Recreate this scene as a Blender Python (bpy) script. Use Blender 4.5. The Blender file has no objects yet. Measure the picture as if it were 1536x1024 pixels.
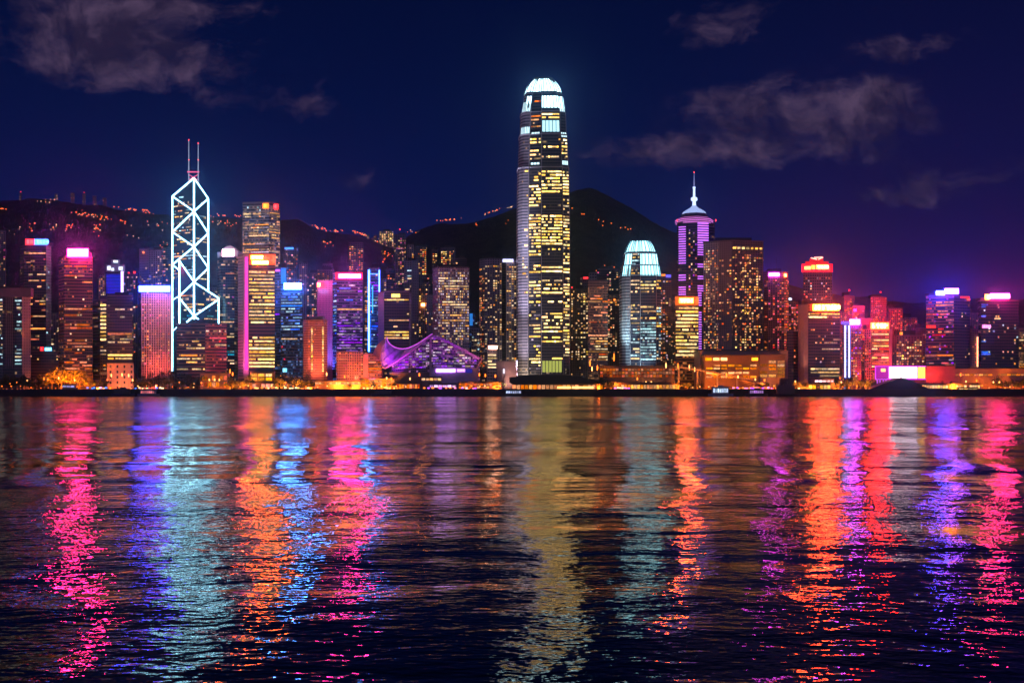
import bpy, math, random
from mathutils import Vector, Matrix, noise as mnoise
random.seed(11)
sc = bpy.context.scene
COL = sc.collection

# ------------------------------------------------------------------ camera
F, CX, YH, H = 1645.0, 768.0, 580.0, 11.7      # focal length (px of a 1536 px wide frame), horizon row, eye height (m)
cam_d = bpy.data.cameras.new("camera")
cam = bpy.data.objects.new("camera", cam_d); COL.objects.link(cam)
cam.location = (0, 0, H); cam.rotation_euler = (math.radians(90), 0, 0)
cam_d.sensor_width = 36; cam_d.lens = F/1536*36
cam_d.shift_y = (YH-512)/1536
cam_d.clip_start = 1; cam_d.clip_end = 20000
sc.camera = cam
sc.view_settings.view_transform = 'Standard'; sc.view_settings.look = 'None'
sc.view_settings.exposure = -.35; sc.view_settings.gamma = 1
sc.cycles.use_denoising = True
sc.cycles.max_bounces = 5; sc.cycles.glossy_bounces = 3; sc.cycles.diffuse_bounces = 2
sc.cycles.sample_clamp_indirect = 80; sc.cycles.caustics_reflective = False
sc.cycles.use_light_tree = True

# ------------------------------------------------------------------ node helper
class NT:
    def __init__(s, tree): s.t = tree; tree.nodes.clear()
    def n(s, kind, **kw):
        nd = s.t.nodes.new(kind)
        for k, v in kw.items(): setattr(nd, k, v)
        return nd
    def put(s, sock, v):
        if isinstance(v, bpy.types.NodeSocket): s.t.links.new(v, sock)
        elif v is not None: sock.default_value = v
    def m(s, op, a, b=None, c=None, clamp=False):
        nd = s.n('ShaderNodeMath', operation=op); nd.use_clamp = clamp
        s.put(nd.inputs[0], a); s.put(nd.inputs[1], b); s.put(nd.inputs[2], c)
        return nd.outputs[0]
    def vm(s, op, a, b=None):
        nd = s.n('ShaderNodeVectorMath', operation=op); s.put(nd.inputs[0], a); s.put(nd.inputs[1], b)
        return nd.outputs[0]
    def xyz(s, a, b, c):
        nd = s.n('ShaderNodeCombineXYZ')
        for i, v in enumerate((a, b, c)): s.put(nd.inputs[i], v)
        return nd.outputs[0]
    def sep(s, v):
        nd = s.n('ShaderNodeSeparateXYZ'); s.put(nd.inputs[0], v); return nd.outputs
    def mix(s, f, a, b):
        nd = s.n('ShaderNodeMix', data_type='RGBA')
        s.put(nd.inputs[0], f); s.put(nd.inputs[6], a); s.put(nd.inputs[7], b)
        return nd.outputs[2]
    def noise(s, vec, scale=1, detail=2, rough=.5):
        nd = s.n('ShaderNodeTexNoise'); s.put(nd.inputs['Vector'], vec)
        nd.inputs['Scale'].default_value = scale; nd.inputs['Detail'].default_value = detail; nd.inputs['Roughness'].default_value = rough
        return nd.outputs
    def ramp(s, x, a, b):                       # smooth 0..1 between a and b
        nd = s.n('ShaderNodeMapRange', interpolation_type='SMOOTHSTEP')
        s.put(nd.inputs[0], x); nd.inputs[1].default_value = a; nd.inputs[2].default_value = b
        return nd.outputs[0]
def c4(c): return (c[0], c[1], c[2], 1.0)

# ------------------------------------------------------------------ world: night sky with city glow and thin lit clouds
world = bpy.data.worlds.new("World"); sc.world = world; world.use_nodes = True
def build_world():
    k = NT(world.node_tree)
    d = k.sep(k.n('ShaderNodeTexCoord').outputs['Generated'])
    dx, dy, dz = d[0], d[1], d[2]
    ydist = k.m('MAXIMUM', k.m('ABSOLUTE', dy), .02)
    u = k.m('DIVIDE', dx, ydist); v = k.m('DIVIDE', dz, ydist)      # slopes: a chart of the sky that is finest ahead
    front = k.ramp(dy, -.05, .2)
    el = k.m('ARCSINE', dz)
    low = k.m('POWER', 2.718, k.m('MULTIPLY', k.m('MAXIMUM', el, 0), -5.2))
    col = k.mix(low, c4((.0006, .0021, .0150)), c4((.0056, .0215, .180)))
    right = k.ramp(u, .08, .40)
    col = k.mix(k.m('MULTIPLY', k.m('MULTIPLY', right, front), k.m('POWER', low, 1.8)), col, c4((.046, .0085, .078)))
    # soft glow of the harbour lights low over the red quarter and over the tallest tower
    def blob(pu, pv, ru, rv):
        a = k.m('DIVIDE', k.m('SUBTRACT', u, pu), ru); b = k.m('DIVIDE', k.m('SUBTRACT', v, pv), rv)
        r = k.m('ADD', k.m('MULTIPLY', a, a), k.m('MULTIPLY', b, b))
        return k.m('MULTIPLY', k.m('POWER', 2.718, k.m('MULTIPLY', r, -1)), front)
    def px(x, y): return (x-CX)/F, (YH-y)/F
    # clouds
    wv = k.xyz(u, v, 0.3)
    warp = k.noise(wv, 9, 4)[1]
    wv2 = k.vm('ADD', wv, k.vm('MULTIPLY', k.vm('SUBTRACT', warp, (.5, .5, .5)), (.10, .05, 0)))
    w3 = k.sep(wv2)
    rot = k.xyz(k.m('ADD', k.m('MULTIPLY', w3[0], .75), k.m('MULTIPLY', w3[1], .45)), k.m('SUBTRACT', k.m('MULTIPLY', w3[1], 1.5), k.m('MULTIPLY', w3[0], -.3)), .7)
    n1 = k.noise(wv2, 10, 9, .62)[0]
    n2 = k.noise(k.vm('MULTIPLY', wv2, (1, 2.0, 1)), 30, 7, .65)[0]
    dens = k.m('ADD', k.m('MULTIPLY', n1, .6), k.m('MULTIPLY', n2, .4))
    total = None
    uo, vo = u, v
    u, v = w3[0], w3[1]
    for (x, y, rx, ry, s) in ((95, 40, 125, 42, 1), (190, 85, 105, 32, 1), (270, 105, 95, 22, .95), (265, 20, 115, 24, .85), (330, 155, 55, 14, .6), (470, 155, 36, 18, 1.05),
                              (545, 259, 30, 11, 1.05), (1050, 28, 60, 24, .8), (1085, 58, 40, 20, .6), (1130, 10, 60, 12, .5),
                              (1165, 160, 80, 30, .85), (1060, 226, 130, 19, .95), (1215, 205, 105, 28, .85), (1300, 172, 80, 22, .8), (1350, 140, 60, 14, .7), (1345, 82, 55, 16, .8), (1460, 66, 55, 14, .6),
                              (1500, 262, 85, 18, .95), (1400, 290, 65, 11, .75), (1290, 292, 45, 10, .6), (150, 108, 50, 18, .5), (60, 95, 40, 14, .4)):
        pu, pv = px(x, y)
        b = k.m('MULTIPLY', blob(pu, pv, 1.25*rx/F, 1.25*ry/F), s)
        total = b if total is None else k.m('ADD', total, b)
    u, v = uo, vo
    total = k.m('MINIMUM', total, 1.15)
    cl = k.ramp(k.m('ADD', k.m('MULTIPLY', total, .72), k.m('MULTIPLY', k.m('SUBTRACT', dens, .5), 4.6)), .12, 1.30)
    cl = k.m('MULTIPLY', cl, k.ramp(total, .03, .42))
    lit_ = k.mix(k.ramp(k.noise(k.vm('ADD', wv2, (.004, -.006, 0)), 24, 6, .6)[0], .35, .68), c4((.030, .020, .056)), c4((.150, .092, .175)))
    col = k.mix(k.m('MULTIPLY', cl, .9), col, lit_)
    # added fill for the facades: glow of the unseen opposite shore behind the viewer
    back = k.m('MULTIPLY', k.ramp(dy, .15, -.45), k.m('POWER', 2.718, k.m('MULTIPLY', k.m('ABSOLUTE', el), -3.6)))
    col = k.mix(back, col, c4((.42, .33, .62)))
    below = k.ramp(dz, 0, -.03)
    col = k.mix(below, col, c4((.004, .005, .012)))
    bg = k.n('ShaderNodeBackground'); k.put(bg.inputs[0], col); bg.inputs[1].default_value = 1
    out = k.n('ShaderNodeOutputWorld'); k.t.links.new(bg.outputs[0], out.inputs[0])
build_world()

# ------------------------------------------------------------------ materials
MATS = {}
def newmat(key):
    m = bpy.data.materials.new(key); m.use_nodes = True; MATS[key] = m
    return m, NT(m.node_tree)
def plain(name, col, rough=.6, metal=0, var=.25, scale=.12):
    key = 'plain_'+name
    if key in MATS: return MATS[key]
    m, k = newmat(key)
    p = k.n('ShaderNodeBsdfPrincipled'); o = k.n('ShaderNodeOutputMaterial')
    pos = k.n('ShaderNodeNewGeometry').outputs['Position']
    n = k.noise(pos, scale, 5, .6)[0]
    f = k.m('ADD', k.m('MULTIPLY', n, 2*var), 1-var)
    sc_ = k.n('ShaderNodeVectorMath', operation='SCALE'); sc_.inputs[0].default_value = col; k.put(sc_.inputs[3], f)
    k.put(p.inputs['Base Color'], sc_.outputs[0]); p.inputs['Roughness'].default_value = rough; p.inputs['Metallic'].default_value = metal
    k.t.links.new(p.outputs[0], o.inputs[0]); return m
def glow(name, col, strength, vary=0.0, sample=True, nscale=.3):
    """A glowing surface vary: spread of brightness between the copies and islands."""
    key = 'glow_'+name
    if key in MATS: return MATS[key]
    m, k = newmat(key)
    e = k.n('ShaderNodeEmission'); o = k.n('ShaderNodeOutputMaterial')
    e.inputs[0].default_value = c4(col)
    if vary:
        r = k.m('FRACT', k.m('ADD', k.n('ShaderNodeObjectInfo').outputs['Random'], k.n('ShaderNodeNewGeometry').outputs['Random Per Island']))
        pos = k.n('ShaderNodeNewGeometry').outputs['Position']
        nn = k.ramp(k.noise(pos, nscale, 3, .7)[0], .32, .66)          # blinds, furniture, lamps seen through the panes
        st = k.m('MULTIPLY', k.m('MULTIPLY', k.m('ADD', k.m('MULTIPLY', k.m('POWER', r, 1.6), 1.9*vary), 1-vary*.75), k.m('ADD', k.m('MULTIPLY', nn, .8), .35)), strength)
        k.put(e.inputs[1], st)
        hue = k.n('ShaderNodeHueSaturation'); hue.inputs['Color'].default_value = c4(col)
        k.put(hue.inputs['Hue'], k.m('ADD', k.m('MULTIPLY', k.m('FRACT', k.m('MULTIPLY', r, 7.31)), .03), .485))
        k.put(hue.inputs['Saturation'], k.m('ADD', k.m('MULTIPLY', k.m('FRACT', k.m('MULTIPLY', r, 3.7)), -.3), 1.12))
        k.put(e.inputs[0], hue.outputs[0])
    else:
        e.inputs[1].default_value = strength
    k.t.links.new(e.outputs[0], o.inputs[0])
    if not sample: m.cycles.emission_sampling = 'NONE'
    return m
WCOL = dict(warm=((1, .44, .11), 1.5), gold=((1, .58, .14), 2.4), orange=((1, .20, .02), 1.5), white=((1, .66, .32), 1.4), pale=((1, .60, .15), 5.2), cool=((.55, .9, 1), 1.3),
            blue=((.05, .19, 1), 1.8), violet=((.42, .08, 1), 1.4), red=((1, .07, .04), 1.3), pink=((1, .16, .36), 1.3), teal=((.05, .6, .75), .9), lilac=((.8, .62, .8), .9))
def wmat(c): return glow('window_'+c, WCOL[c][0], WCOL[c][1], vary=.8, sample=False)

def facade(wall, glass=(.012, .015, .03), fh=4.0, bw=3.2, wf=.7, hf=.55, p=.12, lit=(1, .55, .2), st=.5, rough=.55, led=None):
    """Curtain wall: floors and bays laid out in metres on the facade's own coordinates, dark panes, some dimly lit rooms.
    led: colour and strength of an LED wash, put in as even wall glow between panes."""
    key = 'facade_'+str((wall, glass, fh, bw, wf, hf, p, lit, st, rough, led))
    if key in MATS: return MATS[key]
    m, k = newmat(key)
    uv = k.sep(k.n('ShaderNodeUVMap').outputs[0])
    su, sv = k.m('DIVIDE', uv[0], bw), k.m('DIVIDE', uv[1], fh)
    fu, fv = k.m('FRACT', su), k.m('FRACT', sv)
    mask = k.m('MULTIPLY', k.m('LESS_THAN', k.m('ABSOLUTE', k.m('SUBTRACT', fu, .5)), wf/2), k.m('LESS_THAN', k.m('ABSOLUTE', k.m('SUBTRACT', fv, .5)), hf/2))
    cu, cv = k.m('FLOOR', su), k.m('FLOOR', sv)
    def rnd(a, b, seed):
        w = k.n('ShaderNodeTexWhiteNoise', noise_dimensions='3D'); k.put(w.inputs['Vector'], k.xyz(a, b, seed)); return w.outputs[0]
    oi = k.m('MULTIPLY', k.n('ShaderNodeObjectInfo').outputs['Random'], 97)
    r1 = rnd(cu, cv, oi); r2 = rnd(1.5, cv, oi)
    on = k.m('LESS_THAN', k.m('ADD', k.m('MULTIPLY', r1, .6), k.m('MULTIPLY', r2, .4)), .1+p*.9)
    rr = rnd(cu, cv, k.m('ADD', oi, 5.5))
    est = k.m('MULTIPLY', k.m('MULTIPLY', k.m('MULTIPLY', on, mask), k.m('ADD', k.m('MULTIPLY', rr, rr), .12)), st*1.6)
    pos = k.n('ShaderNodeNewGeometry').outputs['Position']
    g = k.m('ADD', k.m('MULTIPLY', k.noise(pos, .05, 4, .6)[0], .7), .65)
    wallc = k.n('ShaderNodeVectorMath', operation='SCALE'); wallc.inputs[0].default_value = wall; k.put(wallc.inputs[3], g)
    base = k.mix(mask, wallc.outputs[0], c4(glass))
    p_ = k.n('ShaderNodeBsdfPrincipled'); o = k.n('ShaderNodeOutputMaterial')
    k.put(p_.inputs['Base Color'], base)
    k.put(p_.inputs['Roughness'], k.m('ADD', k.m('MULTIPLY', mask, .14-rough), rough))
    ec = k.mix(rr, c4(lit), c4((lit[0], lit[1]*.6+.15*lit[0], lit[2]*.5+.05)))
    if led:
        wall_glow = k.m('MULTIPLY', k.m('SUBTRACT', 1, mask), led[3])
        ec = k.mix(k.m('GREATER_THAN', wall_glow, .001), ec, c4(led[:3])); est = k.m('ADD', est, wall_glow)
    k.put(p_.inputs['Emission Color'], ec); k.put(p_.inputs['Emission Strength'], est)
    k.t.links.new(p_.outputs[0], o.inputs[0]); m.cycles.emission_sampling = 'NONE'
    return m

# ------------------------------------------------------------------ geometry helpers
def X(px, Y): return (px-CX)/F*Y
def Z(py, Y): return H+(YH-py)/F*Y
G = 8.0                                                            # quay level above the water
class MB:
    def __init__(s): s.v = []; s.f = []; s.mi = []; s.uv = []
    def face(s, pts, mi=0, uv=None):
        i = len(s.v); s.v += [tuple(p) for p in pts]; s.f.append(tuple(range(i, i+len(pts)))); s.mi.append(mi)
        s.uv += uv if uv else [(0, 0)]*len(pts)
    def wall(s, a, b, z0, z1, mi=0, u0=0, z1b=None):                 # upright quad from a to b (xy); returns its length
        L = math.hypot(b[0]-a[0], b[1]-a[1]); z1b = z1 if z1b is None else z1b
        s.face([(a[0], a[1], z0), (b[0], b[1], z0), (b[0], b[1], z1b), (a[0], a[1], z1)], mi, [(u0, z0), (u0+L, z0), (u0+L, z1b), (u0, z1)])
        return L
    def prism(s, poly, z0, z1, mi=0, top=None):                      # poly counter-clockwise seen from above
        u = 0
        for i in range(len(poly)): u += s.wall(poly[i], poly[(i+1) % len(poly)], z0, z1, mi, u)
        s.face([(p[0], p[1], z1) for p in poly], mi if top is None else top)
        s.face([(p[0], p[1], z0) for p in reversed(poly)], mi if top is None else top)
    def box(s, x0, x1, y0, y1, z0, z1, mi=0): s.prism([(x0, y0), (x1, y0), (x1, y1), (x0, y1)], z0, z1, mi)
    def bar(s, p, q, w, mi=0, w2=None):
        p, q = Vector(p), Vector(q); d = (q-p).normalized(); w2 = w if w2 is None else w2
        a = d.cross(Vector((0, 1, 0.01))).normalized(); b = d.cross(a)
        A = [p+(a*i+b*j)*w/2 for i, j in ((-1, -1), (1, -1), (1, 1), (-1, 1))]; B = [q+(a*i+b*j)*w2/2 for i, j in ((-1, -1), (1, -1), (1, 1), (-1, 1))]
        for i in range(4): s.face([A[i], A[(i+1) % 4], B[(i+1) % 4], B[i]], mi)
        s.face(A[::-1], mi); s.face(B, mi)
    def lathe(s, cx, cy, prof, n=16, mi=0):                          # prof: (radius, z) from the bottom up
        for (r0, z0), (r1, z1) in zip(prof, prof[1:]):
            for i in range(n):
                a, b = 2*math.pi*i/n, 2*math.pi*(i+1)/n
                P = lambda r, t, z: (cx+r*math.cos(t), cy+r*math.sin(t), z)
                s.face([P(r0, a, z0), P(r0, b, z0), P(r1, b, z1), P(r1, a, z1)], mi)
        s.face([(cx+prof[-1][0]*math.cos(2*math.pi*i/n), cy+prof[-1][0]*math.sin(2*math.pi*i/n), prof[-1][1]) for i in range(n)], mi)
    def mesh(s, name, mats, off=(0, 0, 0)):
        me = bpy.data.meshes.new(name)
        me.from_pydata([(x-off[0], y-off[1], z-off[2]) for x, y, z in s.v], [], s.f)
        for m in (mats if isinstance(mats, (list, tuple)) else [mats]): me.materials.append(m)
        me.polygons.foreach_set('material_index', s.mi)
        uvl = me.uv_layers.new(name='UVMap'); uvl.data.foreach_set('uv', [c for p in s.uv for c in p])
        me.update(); return me
    def build(s, name, mats, root=None):
        off = tuple(base_of(root)) if root else (0, 0, 0)
        o = bpy.data.objects.new(name, s.mesh(name, mats, off)); COL.objects.link(o)
        if root: o.parent = root
        return o
def base_of(o):
    v = Vector((0, 0, 0))
    while o: v += o.location; o = o.parent
    return v
def tag(o, label, cat, group=None, kind=None):
    o['label'] = label; o['category'] = cat
    if group: o['group'] = group
    if kind: o['kind'] = kind
    return o
def thing(name, label, cat, loc, group=None):
    o = bpy.data.objects.new(name, None); o.empty_display_size = 2; COL.objects.link(o); o.location = loc
    return tag(o, label, cat, group)
QUAD = {}
def quad_mesh(mat, name='window'):                                  # 1 m pane with a rim, centred, facing -y
    key = (mat.name, name)
    if key not in QUAD:
        b = MB(); b.face([(-.5, 0, -.5), (.5, 0, -.5), (.5, 0, .5), (-.5, 0, .5)])
        QUAD[key] = b.mesh(name, mat)
    return QUAD[key]
def pane(root, mat, c, d, w, h, name='window'):
    """One flat pane, centre c (world), along unit direction d (xy)."""
    o = bpy.data.objects.new(name, quad_mesh(mat, name)); COL.objects.link(o); o.parent = root
    n = Vector((-d.y, d.x, 0)); l = Vector(c)-base_of(root)
    o.matrix_local = Matrix(((d.x*w, n.x, 0, l.x), (d.y*w, n.y, 0, l.y), (0, 0, h, l.z), (0, 0, 0, 1)))
    return o
def flood(px, py, Y, tx, ty, tY, col, power, ang=70, size=2.0):
    """A spot light at one place, aimed at another."""
    d = bpy.data.lights.new('floodlight', 'SPOT'); d.energy = power; d.color = col; d.spot_size = math.radians(ang); d.spot_blend = .9; d.shadow_soft_size = size
    o = bpy.data.objects.new('floodlight', d); COL.objects.link(o)
    o.location = (X(px, Y), Y, max(G+1, Z(py, Y))); t = Vector((X(tx, tY), tY, Z(ty, tY)))
    o.rotation_euler = (t-o.location).to_track_quat('-Z', 'Y').to_euler(); return o

# ------------------------------------------------------------------ terrain, quay, water
RIDGE = [(-700, 330), (-200, 305), (0, 299), (30, 296), (60, 297), (100, 300), (150, 305), (185, 316), (215, 317), (250, 322), (340, 323), (420, 331), (445, 328), (460, 334), (470, 340), (500, 347),
         (540, 353), (565, 361), (590, 366), (612, 354), (640, 341), (660, 334), (700, 331), (730, 323), (750, 318), (775, 310), (800, 303), (850, 289), (866, 284), (880, 283), (892, 285), (906, 291), (930, 302),
         (960, 318), (985, 335), (1005, 345), (1030, 352), (1060, 364), (1100, 382), (1150, 408), (1185, 428), (1220, 434), (1300, 446), (1400, 452), (1536, 448), (1800, 440), (2300, 450)]
YR, Y0 = 2700.0, 1800.0
def ridge_z(px):
    for (a, ya), (b, yb) in zip(RIDGE, RIDGE[1:]):
        if a <= px <= b:
            t = (px-a)/(b-a); return Z(ya+(yb-ya)*t, YR)
    return Z(RIDGE[0][1] if px < RIDGE[0][0] else RIDGE[-1][1], YR)
def ground_z(px, Y):
    if Y <= Y0: return G
    s = min(1, (Y-Y0)/(YR-Y0)); s = s*s*(3-2*s)*.75+s*.25
    x = X(px, Y)
    r = mnoise.noise((x/130, Y/130, 0))*16+mnoise.noise((x/45, Y/45, 3))*6+mnoise.noise((x/16, Y/16, 7))*3.5
    z = G+(ridge_z(px)-G)*s+r*min(1, s*3)*(1 if s < .97 else .6)-4*s
    if Y > YR: z -= (Y-YR)*.25
    return max(z, G-.02)
def hill_hit(px, py):
    Y = Y0
    while Y < YR:
        if ground_z(px, Y) >= Z(py, Y): return Y
        Y += 6
    return YR-12
def build_terrain():
    cols = list(range(-700, 2301, 6)); rows = [Y0-2+i*18 for i in range(52)]+[2800, 3000, 3300]
    me = bpy.data.meshes.new('hills')
    vs = [(X(px, Y), Y, ground_z(px, Y)) for Y in rows for px in cols]
    n = len(cols)
    fs = [(j*n+i, j*n+i+1, (j+1)*n+i+1, (j+1)*n+i) for j in range(len(rows)-1) for i in range(n-1)]
    me.from_pydata(vs, [], fs)
    for p in me.polygons: p.use_smooth = True
    m, k = newmat('wooded_hill')
    pos = k.n('ShaderNodeNewGeometry').outputs['Position']
    n1 = k.noise(pos, .04, 6, .7)[0]; n2 = k.noise(pos, .25, 3, .6)[0]
    c = k.mix(k.ramp(n1, .3, .7), c4((.022, .040, .034)), c4((.075, .105, .085)))
    p = k.n('ShaderNodeBsdfPrincipled'); k.put(p.inputs['Base Color'], c); p.inputs['Roughness'].default_value = .95
    b = k.n('ShaderNodeBump'); b.inputs['Strength'].default_value = 1; b.inputs['Distance'].default_value = 14; k.put(b.inputs['Height'], n2); k.put(p.inputs['Normal'], b.outputs[0])
    o = k.n('ShaderNodeOutputMaterial'); k.t.links.new(p.outputs[0], o.inputs[0])
    me.materials.append(m)
    ob = bpy.data.objects.new('hills', me); COL.objects.link(ob); ob['kind'] = 'structure'
    b = MB(); b.face([(-3000, 1371.6, G), (3000, 1371.6, G), (3000, Y0+60, G), (-3000, Y0+60, G)])
    b.build('ground', plain('paving', (.10, .095, .09), .8))['kind'] = 'structure'
build_terrain()

def build_water():
    b = MB(); b.face([(-4000, -300, 0), (4000, -300, 0), (4000, 1373, 0), (-4000, 1373, 0)])
    m, k = newmat('harbour_water')
    pos = k.sep(k.n('ShaderNodeNewGeometry').outputs['Position'])
    x, y = pos[0], pos[1]
    def slope(lx, ly, detail, seed, amp):
        """Wave height noise of the given crest lengths; its slopes by finite differences."""
        e = .12
        def h(ax, ay):
            return k.noise(k.xyz(k.m('DIVIDE', k.m('ADD', x, ax), lx), k.m('DIVIDE', k.m('ADD', y, ay), ly), seed), 1, detail, .5)[0]
        h0 = h(0, 0)
        return k.m('MULTIPLY', k.m('SUBTRACT', h(e*lx, 0), h0), amp/(e*lx)), k.m('MULTIPLY', k.m('SUBTRACT', h(0, e*ly), h0), amp/(e*ly))
    gust = k.noise(k.xyz(k.m('DIVIDE', x, 110), k.m('DIVIDE', y, 60), 4.2), 1, 5, .68)[0]
    gust = k.m('ADD', k.m('MULTIPLY', k.ramp(gust, .34, .64), .85), .40)
    s1 = slope(1.05, .62, 2, 1.3, WAVE[0]); s2 = slope(3.4, 2.0, 2, 7.7, WAVE[1]); s3 = slope(17, 8, 2, 3.1, WAVE[2]); s4 = slope(46, 34, 3, 9.4, WAVE[3]); s5 = slope(30, 95, 3, 5.9, WAVE[4])
    open_ = k.ramp(y, 20, 460)                                        # the open harbour is choppier than the water in the lee of the near shore
    chop = k.m('MULTIPLY', k.m('SUBTRACT', 1.15, k.m('MULTIPLY', open_, .35)), gust)
    sx = k.m('MULTIPLY', k.m('ADD', k.m('MULTIPLY', k.m('ADD', s1[0], s2[0]), chop), k.m('ADD', s3[0], k.m('ADD', s4[0], k.m('MULTIPLY', s5[0], .2)))), 1.7)
    sy = k.m('ADD', k.m('MULTIPLY', k.m('ADD', s1[1], s2[1]), chop), k.m('ADD', s3[1], k.m('ADD', s4[1], k.m('MULTIPLY', s5[1], open_))))
    nrm = k.vm('NORMALIZE', k.xyz(k.m('MULTIPLY', sx, -1), k.m('MULTIPLY', sy, -1), 1))
    p = k.n('ShaderNodeBsdfPrincipled')
    p.inputs['Base Color'].default_value = c4((.0015, .004, .010)); k.put(p.inputs['Roughness'], k.m('MULTIPLY', k.m('ADD', k.m('MULTIPLY', open_, .165), .012), k.m('ADD', k.m('MULTIPLY', gust, .55), .48))); p.inputs['IOR'].default_value = 1.333; p.inputs['Specular IOR Level'].default_value = .34
    k.put(p.inputs['Normal'], nrm)
    o = k.n('ShaderNodeOutputMaterial'); k.t.links.new(p.outputs[0], o.inputs[0])
    b.build('water', m)['kind'] = 'structure'
WAVE = (.050, .095, .34, 1.5, 7)
build_water()

# ------------------------------------------------------------------ towers
def split_runs(n, p, rng, dash):
    """Lit cells 0..n-1 of one floor as runs."""
    runs = []; i = 0
    while i < n:
        if rng.random() < p:
            L = 1 if dash == 1 else max(1, min(n-i, int(rng.expovariate(1/dash))+1))
            runs.append((i, i+L)); i += L
            if dash > 1: i += rng.choice((0, 0, 1))
        else: i += 1
    return runs
def lit_windows(root, faces, spec, Y, cap, rng):
    """spec: (face, style, colour, probability, top row, bottom row[, floor height, bay width]). Every window is a part; past the cap the smallest share one."""
    rects = []
    for sp in spec:
        fi, style, colr, p, ya, yb = sp[:6]; fh = sp[6] if len(sp) > 6 else 4.2; bw = sp[7] if len(sp) > 7 else 3.0
        (a, b) = faces[fi]; d = Vector((b[0]-a[0], b[1]-a[1], 0)); L = d.length; d.normalize(); nrm = Vector((d.y, -d.x, 0))
        z0, z1 = max(Z(yb, Y), G+1), Z(ya, Y)
        n = max(1, int((L-.8)/bw)); bw = (L-.8)/n; nf = max(1, int((z1-z0)/fh))
        cols = colr.split('+')
        colp = [rng.random()**.7*1.4 for _ in range(n)]
        for f in range(nf):
            z = z0+(f+.5)*fh
            if style == 'g':
                for i in range(n):
                    if rng.random() < p*colp[i]: rects.append((a, d, nrm, .4+(i+.5)*bw, z, bw*rng.uniform(.5, .75), fh*rng.uniform(.42, .6), rng.choice(cols)))
            else:
                act = 1 if style == 'f' else min(1, max(.04, rng.gauss(p, .32)))
                if rng.random() > (.97 if style == 'f' else p+.35): continue
                h = fh*(.44 if style == 'b' else .52)
                for (i, j) in split_runs(n, p if style == 'f' else act*.55, rng, 9 if style == 'f' else 3.2):
                    rects.append((a, d, nrm, .4+(i+j)/2*bw, z, (j-i)*bw-.5, h*rng.uniform(.8, 1.05), rng.choice(cols)))
    rects.sort(key=lambda r: -r[5]*r[6])
    for (a, d, nrm, u, z, w, h, c) in rects[:cap]:
        pane(root, wmat(c), Vector((a[0], a[1], 0))+d*u+nrm*.22+Vector((0, 0, z)), d, w, h)
    rest = rects[cap:]
    if rest:
        b = MB(); names = sorted({r[7] for r in rest})
        for (a, d, nrm, u, z, w, h, c) in rest:
            p = Vector((a[0], a[1], 0))+d*u+nrm*.22; q = d*w/2
            b.face([(p.x-q.x, p.y-q.y, z-h/2), (p.x+q.x, p.y+q.y, z-h/2), (p.x+q.x, p.y+q.y, z+h/2), (p.x-q.x, p.y-q.y, z+h/2)], names.index(c))
        b.build('window', [wmat(c) for c in names], root)['kind'] = 'stuff'
def sign(root, x0, x1, y0, y1, Y, col, st, letters=True, board=.6, tilt=0, rng=random):
    """A sign on a thin box: a glowing board and brighter strokes standing off it."""
    b = MB(); xa, xb, za, zb = X(x0, Y), X(x1, Y), Z(y1, Y), Z(y0, Y)
    b.prism([(xa, Y), (xb, Y+tilt), (xb, Y+tilt+1.2), (xa, Y+1.2)], za, zb)
    o = b.build('sign', glow('sign_board_%s_%s' % (tuple(col), st*board), col, st*board), root)
    if letters:
        m = MB(); h = zb-za; u = xa+h*.25
        while u < xb-h*.3:
            w = h*rng.uniform(.35, .6); t = h*.17; yy = Y-.35+tilt*(u-xa)/(xb-xa)
            for _ in range(rng.choice((2, 3, 3))):
                if rng.random() < .5: s = rng.uniform(0, w-t); m.box(u+s, u+s+t, yy, yy+.3, za+h*.15, za+h*.85)
                else: s = rng.uniform(.15, .72)*h; m.box(u, u+w, yy, yy+.3, za+s, za+s+t)
            u += w+h*.14
        if m.f: m.build('lettering', glow('sign_letter_%s_%s' % (tuple(col), st), [min(1, c*.98+.02) for c in col], st), o)
    return o
N_T = [0]
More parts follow.
